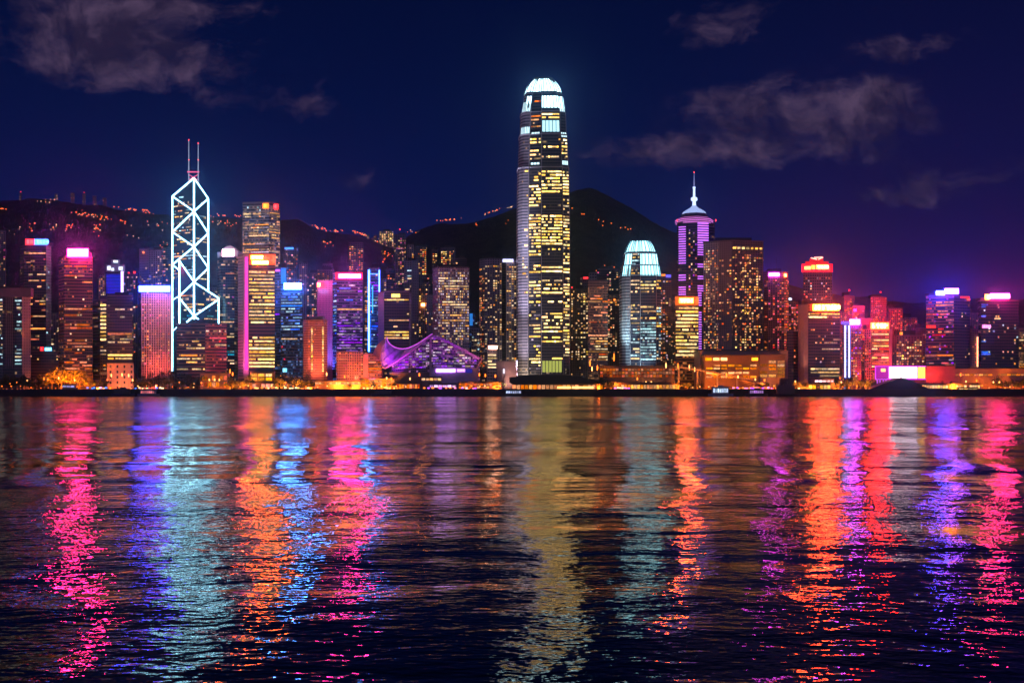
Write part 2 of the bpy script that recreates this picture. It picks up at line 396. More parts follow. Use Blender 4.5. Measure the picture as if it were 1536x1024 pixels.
def tower(name, label, chain, ytop, Y, fac, lit=(), signs=(), depth=38, cat='tower', group=None, cap=90, plant=True, base=None, inset=.08, strip=(), zbase=None, tops=None):
    """A prism whose front follows CHAIN (picture column, metres further away), facade material(s) FAC one per front face."""
    N_T[0] += 1; rng = random.Random(N_T[0]*37+5)
    pts = [(X(px, Y+dy), Y+dy) for px, dy in chain]
    pa, pb = chain[0], chain[-1]; mid = (pa[0]+pb[0])/2
    bk = [(X(pb[0]+(mid-pb[0])*inset, Y+pb[1]+depth), Y+pb[1]+depth), (X(pa[0]+(mid-pa[0])*inset, Y+pa[1]+depth), Y+pa[1]+depth)]
    poly = pts+bk; z1 = Z(ytop, Y); z0 = G if zbase is None else zbase
    cx = sum(p[0] for p in poly)/len(poly); cy = sum(p[1] for p in poly)/len(poly)
    root = thing(name, label, cat, (cx, cy, z0), group)
    facs = list(fac) if isinstance(fac, (list, tuple)) else [fac]
    mats = list(dict.fromkeys(facs)); roofm = plain('roof_felt', (.06, .055, .06), .9)
    b = MB(); u = 0
    for i in range(len(poly)):
        mi = mats.index(facs[min(i, len(facs)-1)])
        u += b.wall(poly[i], poly[(i+1) % len(poly)], z0, z1, mi, u)
    b.build('facade', mats, root)
    r = MB(); r.prism([(cx+(p[0]-cx)*1.012, cy+(p[1]-cy)*1.012) for p in poly], z1-.3, z1+1.1); roof = r.build('roof', plain('parapet', (.16, .15, .17), .8), root)
    if plant:
        w = X(pb[0], Y)-X(pa[0], Y); a = rng.uniform(.12, .3); c = rng.uniform(.62, .88); h = rng.uniform(3.5, 7)
        q = MB(); q.box(X(pa[0], Y)+w*a, X(pa[0], Y)+w*c, cy-6, cy+8, z1+1.1, z1+1.1+h); q.build('plant_room', roofm, roof)
        if rng.random() < .6:
            q = MB(); xx = X(pa[0], Y)+w*rng.uniform(a+.05, c-.05); q.bar((xx, cy, z1+h), (xx, cy, z1+h+rng.uniform(8, 18)), .6, w2=.2); q.build('mast', roofm, roof)
    faces = [(pts[i], pts[i+1]) for i in range(len(pts)-1)]
    if lit: lit_windows(root, faces, lit, Y, cap, rng)
    yf = Y+min(d for _, d in chain)
    for sg in signs: sign(root, sg[0], sg[1], sg[2], sg[3], yf-1.9+(sg[6] if len(sg) > 6 else 0), sg[4], sg[5], rng=rng)
    for (pxa, ya, pxb, yb, w, col, st) in strip:
        s = MB(); s.bar((X(pxa, yf), yf-.9, Z(ya, yf)), (X(pxb, yf), yf-.9, Z(yb, yf)), w); s.build('light_strip', glow('tube_%s_%s' % (col, st), col, st), root)
    return root

# wall finishes
dusk = (.13, .115, .15)
f_dark = facade((.085, .08, .11), p=.10, st=.5, lit=(1, .6, .25))
f_grey = facade((.26, .25, .29), bw=3.4, p=.10, lit=(1, .7, .35), st=.6)
f_brown = facade((.20, .13, .12), fh=4.2, bw=2.6, wf=.85, hf=.5, p=.13, lit=(1, .3, .06), st=.8)
f_glass = facade((.05, .055, .075), wf=.9, hf=.75, p=.10, lit=(1, .7, .4), st=.5, rough=.3)
f_res = facade((.34, .31, .37), fh=3.2, bw=3.6, wf=.45, hf=.5, p=.14, lit=(1, .6, .25), st=.9)
f_resb = facade((.16, .15, .18), fh=3.1, bw=3.0, wf=.5, hf=.5, p=.16, lit=(1, .55, .2), st=.9)
f_resr = facade((.26, .13, .14), fh=3.2, bw=3.2, wf=.5, hf=.5, p=.22, lit=(1, .22, .12), st=1.1)  # reddened wall: the right quarter's red glow is put into its colour
f_purple = facade((.20, .15, .30), fh=4, bw=2.5, wf=.94, hf=.5, p=.3, lit=(.45, .1, 1), st=.7, led=(.30, .05, .75, .10))
f_blue = facade((.07, .10, .2), fh=4, bw=2.5, wf=.94, hf=.6, p=.25, lit=(.1, .3, 1), st=.7)
f_salmon = facade((.45, .30, .28), fh=3.4, bw=3.0, wf=.5, hf=.62, p=.14, lit=(1, .3, .08), st=1.0)
f_gold = facade((.14, .09, .05), fh=4.2, bw=2.6, wf=.9, hf=.5, p=.2, lit=(1, .5, .1), st=.8)
f_plainlilac = facade((.42, .38, .47), p=0, st=0, wf=.3, hf=.3)
f_plaindark = facade((.05, .045, .06), p=.02, st=.3, wf=.9, hf=.6)
f_pale = facade((.50, .43, .50), fh=3.6, bw=2.4, wf=.62, hf=.55, p=.42, lit=(.95, .6, .5), st=.42)
f_warm = facade((.32, .24, .20), fh=3.6, bw=2.0, wf=.7, hf=.5, p=.35, lit=(1, .5, .22), st=.5)
f_redoff = facade((.30, .10, .10), fh=4.2, bw=2.4, wf=.95, hf=.45, p=.2, lit=(1, .25, .08), st=.7)
PINK, RED, BLUE, WHITE, YEL, ORG, VIO, CYAN, MAG = (1, .03, .30), (1, .02, .03), (.04, .14, 1), (1, .9, .95), (1, .55, .12), (1, .22, .02), (.45, .08, 1), (.2, .7, 1), (.9, .03, .7)

# ---- left quarter
tower('apartment_tower', 'tall dim slab tower cut by the left picture edge behind a grey framed block', [(-22, 0), (9, 4)], 346, 1560, f_resb, [(0, 'g', 'white+pink+warm', .35, 352, 430, 3.4, 3.2)], cap=40)
t = tower('office_block', 'grey framed office block at the left edge with pale cyan lit floors', [(-26, 6), (4.5, 0), (22, 3), (33, 0), (46, 8)], 434, 1440,
          [f_dark, f_plaindark, f_glass, f_plainlilac], [(0, 'b', 'cool+white', .55, 446, 548, 4.2, 2.4), (2, 'b', 'cool+cool+white', .62, 448, 548, 4.6, 2.4), (1, 'g', 'white', .06, 448, 468)], cat='office block')
b = MB()
for px in (9, 12, 15, 18): b.bar((X(px, 1440), 1440.4, Z(552, 1440)), (X(px, 1440), 1440.4, Z(446, 1440)), .7)
b.build('mullion', plain('fin', (.2, .2, .24)), t)
b = MB(); b.box(X(-26, 1438), X(46, 1438), 1438.2, 1447, Z(445, 1438), Z(433, 1438)+1); b.build('frame', plain('lintel', (.17, .16, .2), .7), t)
tower('office_tower', 'dark tower topped by a red and blue sign with orange and white window bands', [(30, 14), (36, 2), (69, 0), (77, 12)], 368, 1520, [f_dark, f_dark, f_plainlilac],
      [(1, 'b', 'orange+warm+white', .5, 374, 432), (1, 'b', 'orange+warm+white', .35, 436, 490), (1, 'f', 'orange', .8, 490, 495), (1, 'b', 'white+orange', .3, 500, 520), (2, 'g', 'white+cool', .15, 375, 510)],
      [(38, 51, 358.5, 367, RED, 9), (51.5, 71, 358.5, 367, BLUE, 16)])
t = tower('podium_block', 'low black block with small red and blue shop signs beside pink signed tower', [(44, 0), (88, 3)], 527, 1475, f_plaindark, [(0, 'g', 'warm', .08, 530, 555)], [(60, 65, 520, 526, RED, 4), (67, 77, 521, 526, CYAN, 6)], cat='building', plant=False)
tower('office_tower', 'brown tower crowned by a glowing hot pink sign with orange floor bands', [(88, 16), (96, 0), (139, 6)], 385, 1465, f_brown,
      [(1, 'b', 'orange', .45, 392, 425), (1, 'b', 'orange', .28, 428, 448), (1, 'b', 'orange', .6, 460, 475), (1, 'f', 'orange', .9, 480, 494), (1, 'b', 'orange', .6, 505, 555), (1, 'g', 'white', .04, 395, 550)],
      [(101, 132, 373, 385, (1, .012, .18), 203)])
tower('apartment_tower', 'slim dark tower with one column of yellow windows beside the blue screen tower', [(139, 12), (150, 0), (160, 0)], 450, 1490, [f_dark, f_dark], [(1, 'f', 'white+gold', .9, 452, 512, 5.2, 8), (1, 'b', 'white+warm', .6, 515, 556, 5, 3)])
tower('apartment_tower', 'narrow speckled tower left of the blue screen', [(148, 5), (160, 0)], 411, 1590, f_res, [(0, 'g', 'white+warm', .4, 414, 450, 3.2, 3)], cap=40)
t = tower('screen_tower', 'tower with a deep blue screen and a violet light strip near its top', [(158, 0), (181, -2), (188, 6)], 408, 1560, [f_dark, f_dark], [(1, 'g', 'violet+blue', .2, 412, 445)], strip=[(183.5, 441, 183.5, 407, 2.6, (.75, .5, 1), 4)], plant=False)
b = MB(); b.box(X(159.5, 1556), X(180, 1556), 1556, 1558, Z(440, 1556), Z(411, 1556)); scr, k = newmat('blue_screen')
e = k.n('ShaderNodeEmission'); uvp = k.sep(k.n('ShaderNodeNewGeometry').outputs['Position'])
ln = k.m('GREATER_THAN', k.m('FRACT', k.m('DIVIDE', uvp[2], 4.6)), .16)
e.inputs[0].default_value = c4((.025, .03, 1)); k.put(e.inputs[1], k.m('MULTIPLY', k.m('ADD', k.m('MULTIPLY', ln, .5), .2), 1.0)); o_ = k.n('ShaderNodeOutputMaterial'); k.t.links.new(e.outputs[0], o_.inputs[0])
b.build('screen', scr, t)
b = MB(); b.prism([(X(159, 1558), 1558), (X(187, 1558), 1560), (X(186, 1575), 1578), (X(160, 1575), 1578)], Z(408, 1558)+1.2, Z(397, 1558)); b.prism([(X(167, 1562), 1562), (X(180, 1562), 1562), (X(179, 1572), 1574), (X(168, 1572), 1574)], Z(397, 1558), Z(389, 1558))
cr = b.build('crown', plain('crown_grey', (.3, .3, .36)), t)
for (a_, b_, c_, d_) in ((161, 166, 399, 405), (178, 184, 400, 405), (167, 171, 402, 406), (170, 177, 390.5, 394)): pane(cr, glow('crown_lamp', (.8, .9, 1), 2.2), (X((a_+b_)/2, 1557), 1556.8, Z((c_+d_)/2, 1557)), Vector((1, 0, 0)), X(b_, 1557)-X(a_, 1557), Z(c_, 1557)-Z(d_, 1557), 'lamp_panel')
tower('office_block', 'black glass office block above a salmon floodlit base', [(161, 0), (199, 2)], 444, 1450, f_plaindark,
      [(0, 'b', 'warm+white', .34, 452, 478, 5), (0, 'f', 'orange+warm', .7, 496, 504, 6), (0, 'b', 'white', .25, 505, 525), (0, 'f', 'gold', 1, 528, 540, 4.5, 2)], zbase=Z(546, 1450))
t = tower('annex_building', 'salmon floodlit low building under the black glass office block', [(160.5, -1.5), (200.5, 1)], 545, 1449, facade((.5, .36, .3), fh=7, bw=9, wf=.25, hf=.5, p=.2, lit=(1, .6, .3), st=.4), [(0, 'b', 'warm', .3, 546, 551, 5)], cat='building', plant=False, depth=36)
tower('apartment_tower', 'dim background tower with red roof lamps behind the black office block', [(190, 3), (207, 0)], 411, 1700, f_resb, [(0, 'g', 'white+red+warm', .3, 414, 545, 3.3, 3.2)], [(192, 194, 408, 410, RED, 5), (200, 203, 407, 410, RED, 5)], cap=40)
tower('apartment_tower', 'purple grey apartment tower behind the salmon slab, wider of two', [(223, 3), (243, 0)], 375, 1640, f_res, [(0, 'g', 'white+warm', .3, 380, 430, 3.3, 3.2)], cap=40)
tower('apartment_tower', 'purple grey apartment tower behind the salmon slab with a roof lamp', [(209, 4), (224, 0)], 373, 1660, f_plainlilac, [(0, 'g', 'white+warm', .12, 380, 430, 3.3, 3.2)], [(214, 216, 377, 380, ORG, 4)], cap=30)
t = tower('hotel_slab', 'salmon lit slab with vertical ribs under a blue white light band', [(208, 12), (212, 0), (255, 4)], 437, 1470, [f_dark, f_salmon], [(1, 'g', 'pink+orange+warm', .42, 445, 555, 3.6, 3.1)], depth=30, plant=False)
s = sign(t, 208, 255, 428.5, 437.5, 1466, (.03, .05, 1), 52, False, 1.0)
for i in range(13):
    px = 213+i*3.45; b = MB(); b.bar((X(px, 1470), 1469+i*.33, G), (X(px, 1470), 1469+i*.33, Z(438, 1470)), .85); b.build('rib', plain('rib_stone', (.55, .42, .40)), t)

# ---- the prism tower with white cross bracing
def prism_tower():
    Y = 1540; t = thing('prism_tower', 'dark glass prism tower outlined by white cross bracing with twin masts', 'tower', (X(291, Y), Y+20, G))
    P = lambda px, dy, py: Vector((X(px, Y+dy), Y+dy, Z(py, Y+dy)))
    glassm = facade((.02, .028, .045), (.010, .018, .035), fh=4, bw=2.2, wf=.96, hf=.8, p=.07, lit=(1, .7, .35), st=.9, rough=.2)
    def solid(cols, name):                                        # cols: (px, dy, top row) counter-clockwise from the left
        b = MB(); u = 0; n = len(cols)
        for i in range(n):
            a, c = cols[i], cols[(i+1) % n]; A, C_ = P(*a), P(*c)
            u += b.wall((A.x, A.y), (C_.x, C_.y), G, A.z, 0, u, C_.z)
        b.face([P(*c) for c in cols]); return b.build(name, glassm, t)
    L, Fr, R, B_ = (258.5, 14), (291, -8), (312.5, 12), (284, 42)
    solid([(L[0], L[1], 294.5), (Fr[0], Fr[1], 267), (R[0], R[1], 298), (B_[0], B_[1], 290)], 'upper_shaft')
    L2, F2, R2 = (269, -8), (291, -16), (328, 6)
    solid([(L2[0], L2[1], 391), (F2[0], F2[1], 423), (F2[0]-2, 0, 423), (L2[0]-1, 4, 391)], 'side_shaft')
    solid([(F2[0], F2[1], 423), (R2[0], R2[1], 447), (R2[0]-8, 40, 447), (F2[0]-2, 20, 423)], 'lower_shaft')
    gm = glow('bracing_white', (.33, .78, 1), 13)
    def st(a, ya, c, yc, w=2.0, dy=-1.1):
        w *= .62; b = MB(); p, q = P(a[0], a[1]+dy, ya), P(c[0], c[1]+dy, yc); b.bar(p, q, w); b.build('light_strip', gm, t)
    st(L, 556, L, 294.5); st(Fr, 423, Fr, 267, 2.6); st(R, 444, R, 298)
    st(L, 294.5, Fr, 267); st(R, 298, Fr, 267)
    for a, ys in ((L, (294.5, 348, 397)), (R, (298, 350, 402))):
        for y, n1 in zip(ys, (317, 370, 423)): st(a, y, Fr, n1, 1.9)
        for y, n1 in zip(ys[1:], (317, 370)): st(a, y, Fr, n1, 1.9)
    st(F2, 480, F2, 423, 2.6); st(R2, 490, R2, 447); st(L2, 488, L2, 391, 2.4)
    st(F2, 423, R2, 447); st(R2, 449, F2, 474); st(L2, 391, F2, 423, 2.1); st(L2, 444, F2, 423, 2.0); st(L2, 447, F2, 474); st(F2, 474, (302, -8), 482); st(F2, 474, (280, -12), 483)
    st((258.5, 10), 450, L2, 444, 1.2); st((258.5, 10), 497, (266, 6), 490, 1.2)
    for px, yt in ((283.2, 211), (297.3, 216)):
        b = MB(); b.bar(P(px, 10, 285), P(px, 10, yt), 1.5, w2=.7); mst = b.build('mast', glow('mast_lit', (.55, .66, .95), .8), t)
        for y in (yt-1, 240):
            b = MB(); c = P(px, 10, y); b.lathe(c.x, c.y, [(.1, c.z-1), (1.1, c.z), (.1, c.z+1)], 8); b.build('beacon', glow('beacon_red', (1, .05, .06), 5), mst)
    b = MB(); b.bar(P(281, 10, 258), P(299, 10, 258), 1.4); b.bar(P(283, 10, 262), P(297, 10, 270), 1); b.bar(P(283, 10, 270), P(297, 10, 262), 1); b.build('cross_bar', glow('crossbar_red', (1, .12, .3), 1.6), t)
    faces = [((P(*L, 300).x, P(*L, 300).y), (P(*Fr, 300).x, P(*Fr, 300).y)), ((P(*Fr, 300).x, P(*Fr, 300).y), (P(*R, 300).x, P(*R, 300).y))]
    lit_windows(t, faces, [(0, 'b', 'white+cool+warm', .35, 288, 310, 4, 2.2), (0, 'b', 'white+cool+warm', .34, 312, 420, 4, 2.2), (1, 'b', 'white+cool', .22, 312, 420, 4, 2.2)], Y, 70, random.Random(5))
    faces = [((P(*L2, 300).x, P(*L2, 300).y), (P(*F2, 300).x, P(*F2, 300).y)), ((P(*F2, 300).x, P(*F2, 300).y), (P(*R2, 300).x, P(*R2, 300).y))]
    lit_windows(t, faces, [(0, 'b', 'white+teal+warm', .3, 428, 485, 4, 2.2), (1, 'b', 'white+teal+warm', .3, 450, 485, 4, 2.2)], Y, 30, random.Random(6))
prism_tower()
tower('office_block', 'low office block, one half dark and one half lit red, under the prism tower', [(265, 3), (308, 0), (340, 6)], 486, 1455, [facade((.13, .08, .09), fh=4.3, bw=2.4, wf=1, hf=.5, p=.1, st=.5), f_redoff],
      [(0, 'b', 'warm+white+gold', .5, 491, 556, 4.6, 2.4), (1, 'b', 'red+pink+white', .35, 491, 556, 4.6, 2.4)], cat='office block')
t = tower('office_tower', 'tower with a curved crown around a white pink sign beside the gold banded tower', [(326, 10), (331, 0), (352, 0), (357, 10)], 385, 1560, f_glass, [(1, 'b', 'pink+orange+white', .5, 388, 470), (1, 'b', 'teal+white', .45, 475, 556), (0, 'g', 'white', .2, 390, 540)],
          [(333, 351, 373.5, 384.5, (1, .55, .62), 12)], plant=False)
b = MB(); Yc = 1562
for a_, z_ in ((326, 378), (354.5, 376)): b.box(X(a_, Yc), X(a_+3.5, Yc), Yc, Yc+24, Z(386, Yc), Z(z_, Yc))
arch = [(329, 380), (334, 372), (340, 368.5), (346, 368), (352, 372), (357, 380)]
for p_, q_ in zip(arch, arch[1:]): b.face([(X(p_[0], Yc), Yc+3, Z(p_[1], Yc)), (X(q_[0], Yc), Yc+3, Z(q_[1], Yc)), (X(q_[0], Yc), Yc+26, Z(q_[1], Yc)), (X(p_[0], Yc), Yc+26, Z(p_[1], Yc))]); b.face([(X(p_[0], Yc), Yc+3, Z(388, Yc)), (X(q_[0], Yc), Yc+3, Z(388, Yc)), (X(q_[0], Yc), Yc+3, Z(q_[1], Yc)), (X(p_[0], Yc), Yc+3, Z(p_[1], Yc))])
b.build('crown', plain('crown_lilac', (.38, .34, .42)), t)
tower('office_tower', 'tall pale banded tower with two red signs high behind the gold tower', [(364, 6), (404, 0), (420, 14)], 303, 1600, [facade((.36, .33, .36), fh=4, bw=2.0, wf=.8, hf=.5, p=.42, lit=(1, .68, .52), st=.55)]*2,
      [(0, 'b', 'white+warm+lilac', .55, 315, 380, 4), (1, 'b', 'white+warm', .6, 316, 428, 4), (0, 'g', 'cool', .05, 308, 330)], [(394, 403, 305, 312.5, ORG, 7), (408, 417, 306, 314, RED, 9, 8)], plant=False)
# gold banded tower
Yg = 1450
t = tower('banded_tower', 'gold banded tower with a magenta lit edge and a glowing orange sign', [(357, 16), (365, 4), (373, 0), (412.5, 3)], 381, Yg, [facade((.5, .36, .42), fh=4, bw=2.2, wf=.5, hf=.4, p=0, st=0), plain('pilaster', (.6, .5, .55)), facade((.10, .06, .05), fh=4.6, bw=3, wf=1, hf=.5, p=.1, lit=(1, .4, .1), st=.5)],
          [(2, 'f', 'gold', .93, 400, 486, 4.75, 2.2), (2, 'f', 'gold', .93, 501, 552, 4.75, 2.2)], [(374, 413, 381, 397, (1, .10, .03), 3.2), (376, 394, 383, 389, (1, .07, .006), 191.4, -1), (378, 402, 391, 396.5, (1, .09, .006), 239.2, -1)], plant=False, cap=100)
pane(t, glow('led_magenta', (.95, .05, .5), 1.9), (X(369.2, Yg), Yg+.7, Z(470, Yg)), Vector((X(373, Yg)-X(365, Yg+4), -4, 0)).normalized(), X(372, Yg)-X(366, Yg), Z(385, Yg)-Z(555, Yg), 'led_panel')
tower('office_tower', 'slim dark blue tower with a bright blue panel, wedged behind the gold tower', [(412, 4), (420, 0), (431, 4)], 402, 1530, f_blue, [(0, 'b', 'violet+white', .3, 425, 550)], [(421.5, 428.5, 402, 425, (.03, .22, 1), 2.5), (413, 420, 404, 407, VIO, 4)], cap=40)
tower('office_tower', 'blue lit office tower with a white blue sign and cyan floor bands', [(421, 3), (454, 0)], 433, 1490, facade((.10, .13, .22), fh=4, bw=2.4, wf=1, hf=.5, p=.3, lit=(.15, .4, 1), st=.6), [(0, 'b', 'blue+cool+blue+cool', .8, 438, 496, 4), (0, 'b', 'white+lilac', .35, 504, 515), (0, 'g', 'red+cool', .1, 516, 550)],
      [(426, 451.5, 424.5, 433.5, (.06, .26, 1), 175.4), (424, 430, 552, 558, CYAN, 4)])
tower('apartment_tower', 'dark apartment tower with a thin blue roof sign against the hillside', [(426, 4), (447, 0)], 374, 1780, f_resb, [(0, 'g', 'warm+orange', .3, 378, 425, 3.4, 3.4)], [(427, 440, 371, 374, (.05, .25, 1), 4)], cap=50)
tower('apartment_tower', 'grey apartment tower behind the blue lit office tower, beside the hillside', [(449, 4), (461, 0)], 395, 1740, f_res, [(0, 'g', 'white+warm', .35, 398, 450, 3.4, 3.4)], cap=40)
tower('apartment_tower', 'low dark apartment tower behind the pink lattice tower', [(460, 3), (475, 0)], 410, 1760, f_resb, [(0, 'g', 'orange+white+warm', .5, 413, 500, 3.4, 3.4)], cap=50)
tower('apartment_tower', 'second low dark apartment tower between lattice tower and violet tower', [(476, 0), (501, 3)], 405, 1770, f_resb, [(0, 'g', 'orange+warm', .4, 408, 425, 3.4, 3.4)], cap=40)
lat = facade((.42, .22, .30), fh=2.6, bw=2.2, wf=.45, hf=.45, p=.05, lit=(1, .3, .4), st=.4)
t = tower('lattice_tower', 'pink lattice tower fading to violet, with a small orange corner sign', [(475.5, 5), (499, 0)], 421, 1530, lat, (), [(476, 480, 424, 430, (1, .1, .02), 63.8, -2)], plant=False)
t = tower('hotel_building', 'stepped salmon hotel with two gold columns of windows', [(455, 3), (462, 0), (486, 0), (491, 5)], 480, 1440, facade((.45, .25, .2), fh=3.2, bw=1.6, wf=.5, hf=.5, p=.1, lit=(1, .4, .1), st=.5), [(1, 'g', 'orange', .15, 486, 558, 3.2, 2.4)], plant=False, cat='hotel')
for px in (468, 484.5):
    for i in range(22): pane(t, wmat('gold'), (X(px, 1440), 1439.6, Z(491+i*3.1, 1440)), Vector((1, 0, 0)), 1.9, 1.7)
b = MB(); b.box(X(463, 1440), X(484, 1440), 1442, 1460, Z(479, 1440), Z(474, 1440)); b.build('penthouse', plain('salmon_wall', (.45, .28, .24)), t)
tower('office_tower', 'violet banded office tower with a red and pink roof sign', [(499, 10), (505, 0), (544, 2)], 410, 1500, [f_blue, f_purple], [(1, 'b', 'violet+lilac+blue', .65, 422, 452, 4), (1, 'f', 'warm', .9, 458, 466, 4), (1, 'b', 'violet+violet+lilac', .75, 468, 528, 3.8), (0, 'b', 'blue+cool+blue', .6, 420, 528, 4, 2)],
      [(503, 543.5, 408.5, 419, (1, .02, .06), 5), (508, 541, 411, 417, (1, .02, .28), 203, -1)], plant=False)
tower('apartment_block', 'orange lit low block with regular rows of windows left of the wing roof', [(505, 4), (522, 0), (545, 3)], 528, 1440, f_salmon, [(1, 'g', 'orange+gold', .5, 532, 560, 3.4, 2.6), (0, 'b', 'pink+orange', .5, 532, 560)], plant=False, cat='building')
tower('apartment_block', 'orange banded stepped block directly beside the purple wing roof', [(545, 0), (552, -3), (573, 3)], 531, 1436, [plain('pink_pier', (.55, .32, .35)), f_warm], [(1, 'f', 'orange', .9, 537, 560, 4.2, 2.4)], plant=False, cat='building')
tower('apartment_tower', 'dark hillside tower with twin columns of warm windows above violet tower', [(523, 0), (545, 3)], 364, 1850, f_resb, [(0, 'g', 'warm+orange', .6, 368, 405, 3.4, 3.6)], cap=60)
tower('outlined_tower', 'slim tower outlined by bright blue neon tubes', [(551.5, 0), (571, 2)], 403, 1510, f_blue, [(0, 'b', 'blue+cool+violet', .5, 420, 526, 4, 2.4), (0, 'g', 'warm', .06, 410, 520)], strip=[(553.5, 527, 553.5, 405, 1.7, (.05, .26, 1), 26), (569, 445, 569, 405, 1.5, (.05, .12, 1), 18), (553.5, 411, 569, 411, 1.2, (.08, .25, 1), 4), (559, 470, 559, 428, 1.2, (.05, .5, 1), 2)])
tower('office_block', 'black glass office block in a pale frame with a small yellow sign', [(567, 12), (576, 0), (614, 0), (617, 6)], 438, 1475, [facade((.25, .25, .55), wf=.2, hf=.3, p=0, st=0), f_plaindark, f_plainlilac], [(1, 'b', 'warm+white', .15, 458, 492), (1, 'f', 'gold+warm', .85, 447.5, 451.5, 3.4), (1, 'f', 'gold+warm', .9, 495, 509, 4)], [(587, 600, 440.5, 446, YEL, 5)])
b = MB(); b.box(X(575, 1473), X(616, 1473), 1472.5, 1478, Z(447, 1473), Z(437, 1473)); b.build('frame', plain('lintel_pale', (.3, .27, .33)), bpy.data.objects[COL.objects[-1].name].parent or None) if False else None
tower('apartment_tower', 'slender grey tower with a column of white windows rising behind the black framed block', [(607, 0), (618, -2), (628, 4)], 391, 1640, [f_res, f_plainlilac], [(0, 'b', 'white+cool', .7, 396, 440, 4, 3), (0, 'g', 'white', .4, 445, 510), (1, 'g', 'warm', .1, 400, 510)], cap=60)
zb = lambda px, Y: ground_z(px, Y)-6
tower('apartment_tower', 'tallest hillside tower with a stepped top and red lamp', [(591, 0), (609, 3)], 352, 1900, f_resb, [(0, 'g', 'white+warm+pink', .45, 355, 430, 3.4, 3.2)], [(599, 600.5, 343, 345, RED, 5)], cap=80, zbase=zb(600, 1900))
tower('apartment_tower', 'black hillside block beneath the bright ridge apartments', [(577, 0), (592, 3)], 404, 1700, f_plaindark, [(0, 'g', 'orange', .1, 406, 440)], cap=20)
tower('apartment_block', 'bright warm apartment block standing on the saddle of the ridge', [(569, 0), (579, -3), (590, 2)], 347, 2600, [facade((.3, .26, .25), fh=4, bw=5, wf=.5, p=.5, lit=(1, .6, .3), st=1.2)]*2, [(0, 'g', 'warm+white', .8, 349, 362, 4.5, 4), (1, 'g', 'warm+gold+white', .8, 349, 362, 4.5, 4)], cap=60, zbase=zb(580, 2600), cat='apartment block')
tower('apartment_tower', 'orange windowed hillside tower right of the tallest hillside tower', [(623, 0), (640, 3)], 370, 1880, f_resb, [(0, 'g', 'orange+gold+orange', .75, 373, 412, 3.4, 3.4)], cap=80, zbase=zb(630, 1880))
tower('apartment_block', 'small orange windowed block on the wooded slope', [(648, 0), (656.5, 2)], 375, 1960, f_resb, [(0, 'g', 'orange+gold', .8, 377, 391, 3.4, 3.4)], cap=40, zbase=zb(652, 1960))
tower('apartment_block', 'broad orange windowed hillside block above the pale hotel', [(661, 2), (683, 0)], 372, 1900, f_resb, [(0, 'g', 'orange+gold+warm', .7, 375, 400, 3.4, 3.4)], cap=80, zbase=zb(670, 1900))
tower('apartment_tower', 'dim hillside tower between two orange windowed ones', [(611, 0), (621, 2)], 367, 1920, f_res, [(0, 'g', 'warm', .15, 370, 395)], cap=20, zbase=zb(615, 1920))
tower('apartment_tower', 'dark tower with orange windows between slender grey tower and pale hotel', [(628, 0), (645, 3)], 424, 1660, f_resb, [(0, 'g', 'orange+warm+gold', .5, 428, 500, 3.4, 3.2)], [(632, 637, 455, 459, (1, .26, .05), 60)], cap=60)
tower('apartment_tower', 'plain lilac slab wall just left of the pale hotel', [(640, 3), (650, 0)], 442, 1600, f_plainlilac, [(0, 'g', 'warm+white', .15, 446, 510)], cap=30)
tower('hotel_slab', 'broad pale hotel slab dense with lilac and warm windows behind the wing roof', [(649, 12), (657, 0), (704, 3)], 401, 1500, [f_plainlilac, f_pale], [(1, 'g', 'lilac+warm+lilac+white', .5, 404, 510, 3.6, 2.6), (1, 'b', 'warm+white', .32, 404, 510, 3.6, 2.6), (0, 'g', 'lilac', .2, 410, 510, 3.6, 3)], cap=100, cat='hotel')
tower('office_block', 'narrow blue lit block peeking out right of the pale hotel', [(703.5, 0), (712, 2)], 472, 1560, f_blue, (), [(704.5, 709, 470, 488, (.03, .3, 1), 1.6)], cap=20)
tower('office_block', 'grey low block with cyan windows between pale hotel and twin apartments', [(707, 2), (720, 0)], 492, 1520, f_grey, [(0, 'g', 'cool+white', .3, 495, 535)], cap=30)
tower('twin_tower', 'broad apartment tower with angled corners and random warm windows, left of tallest tower', [(719, 14), (727, 2), (739, 0), (753, 4)], 388, 1540, f_res, [(0, 'g', 'orange+warm', .5, 398, 550, 3.4, 3), (1, 'g', 'warm+white', .22, 392, 550, 3.4, 3.2), (2, 'g', 'white+warm', .4, 392, 550, 3.4, 3)], cap=90)
tower('twin_tower', 'slimmer apartment tower with a white roof sign against the tallest tower', [(753, 3), (759, 0), (775, 2)], 391, 1550, [f_plaindark, f_res], [(1, 'g', 'warm+white', .45, 396, 550, 3.4, 3.2)], [(754, 770, 388.5, 393, (.62, .6, 1), 5)], cap=90)
tower('low_building', 'low grey building with one lit stair column beside the wing roof', [(731, 0), (745, 2)], 519, 1430, f_grey, [(0, 'f', 'white', .85, 527, 553, 4, 5)], [(733, 746, 518.5, 523, (1, .45, .28), 30)], cat='building', plant=False, cap=30)
tower('low_building', 'plain pinkish low building at the foot of the tallest tower', [(744, 4), (756, 0), (776, 2)], 542, 1430, plain('pink_wall', (.45, .33, .33)), (), [(754.5, 757, 553, 560, (.9, .85, 1), 3)], cat='building', plant=False)

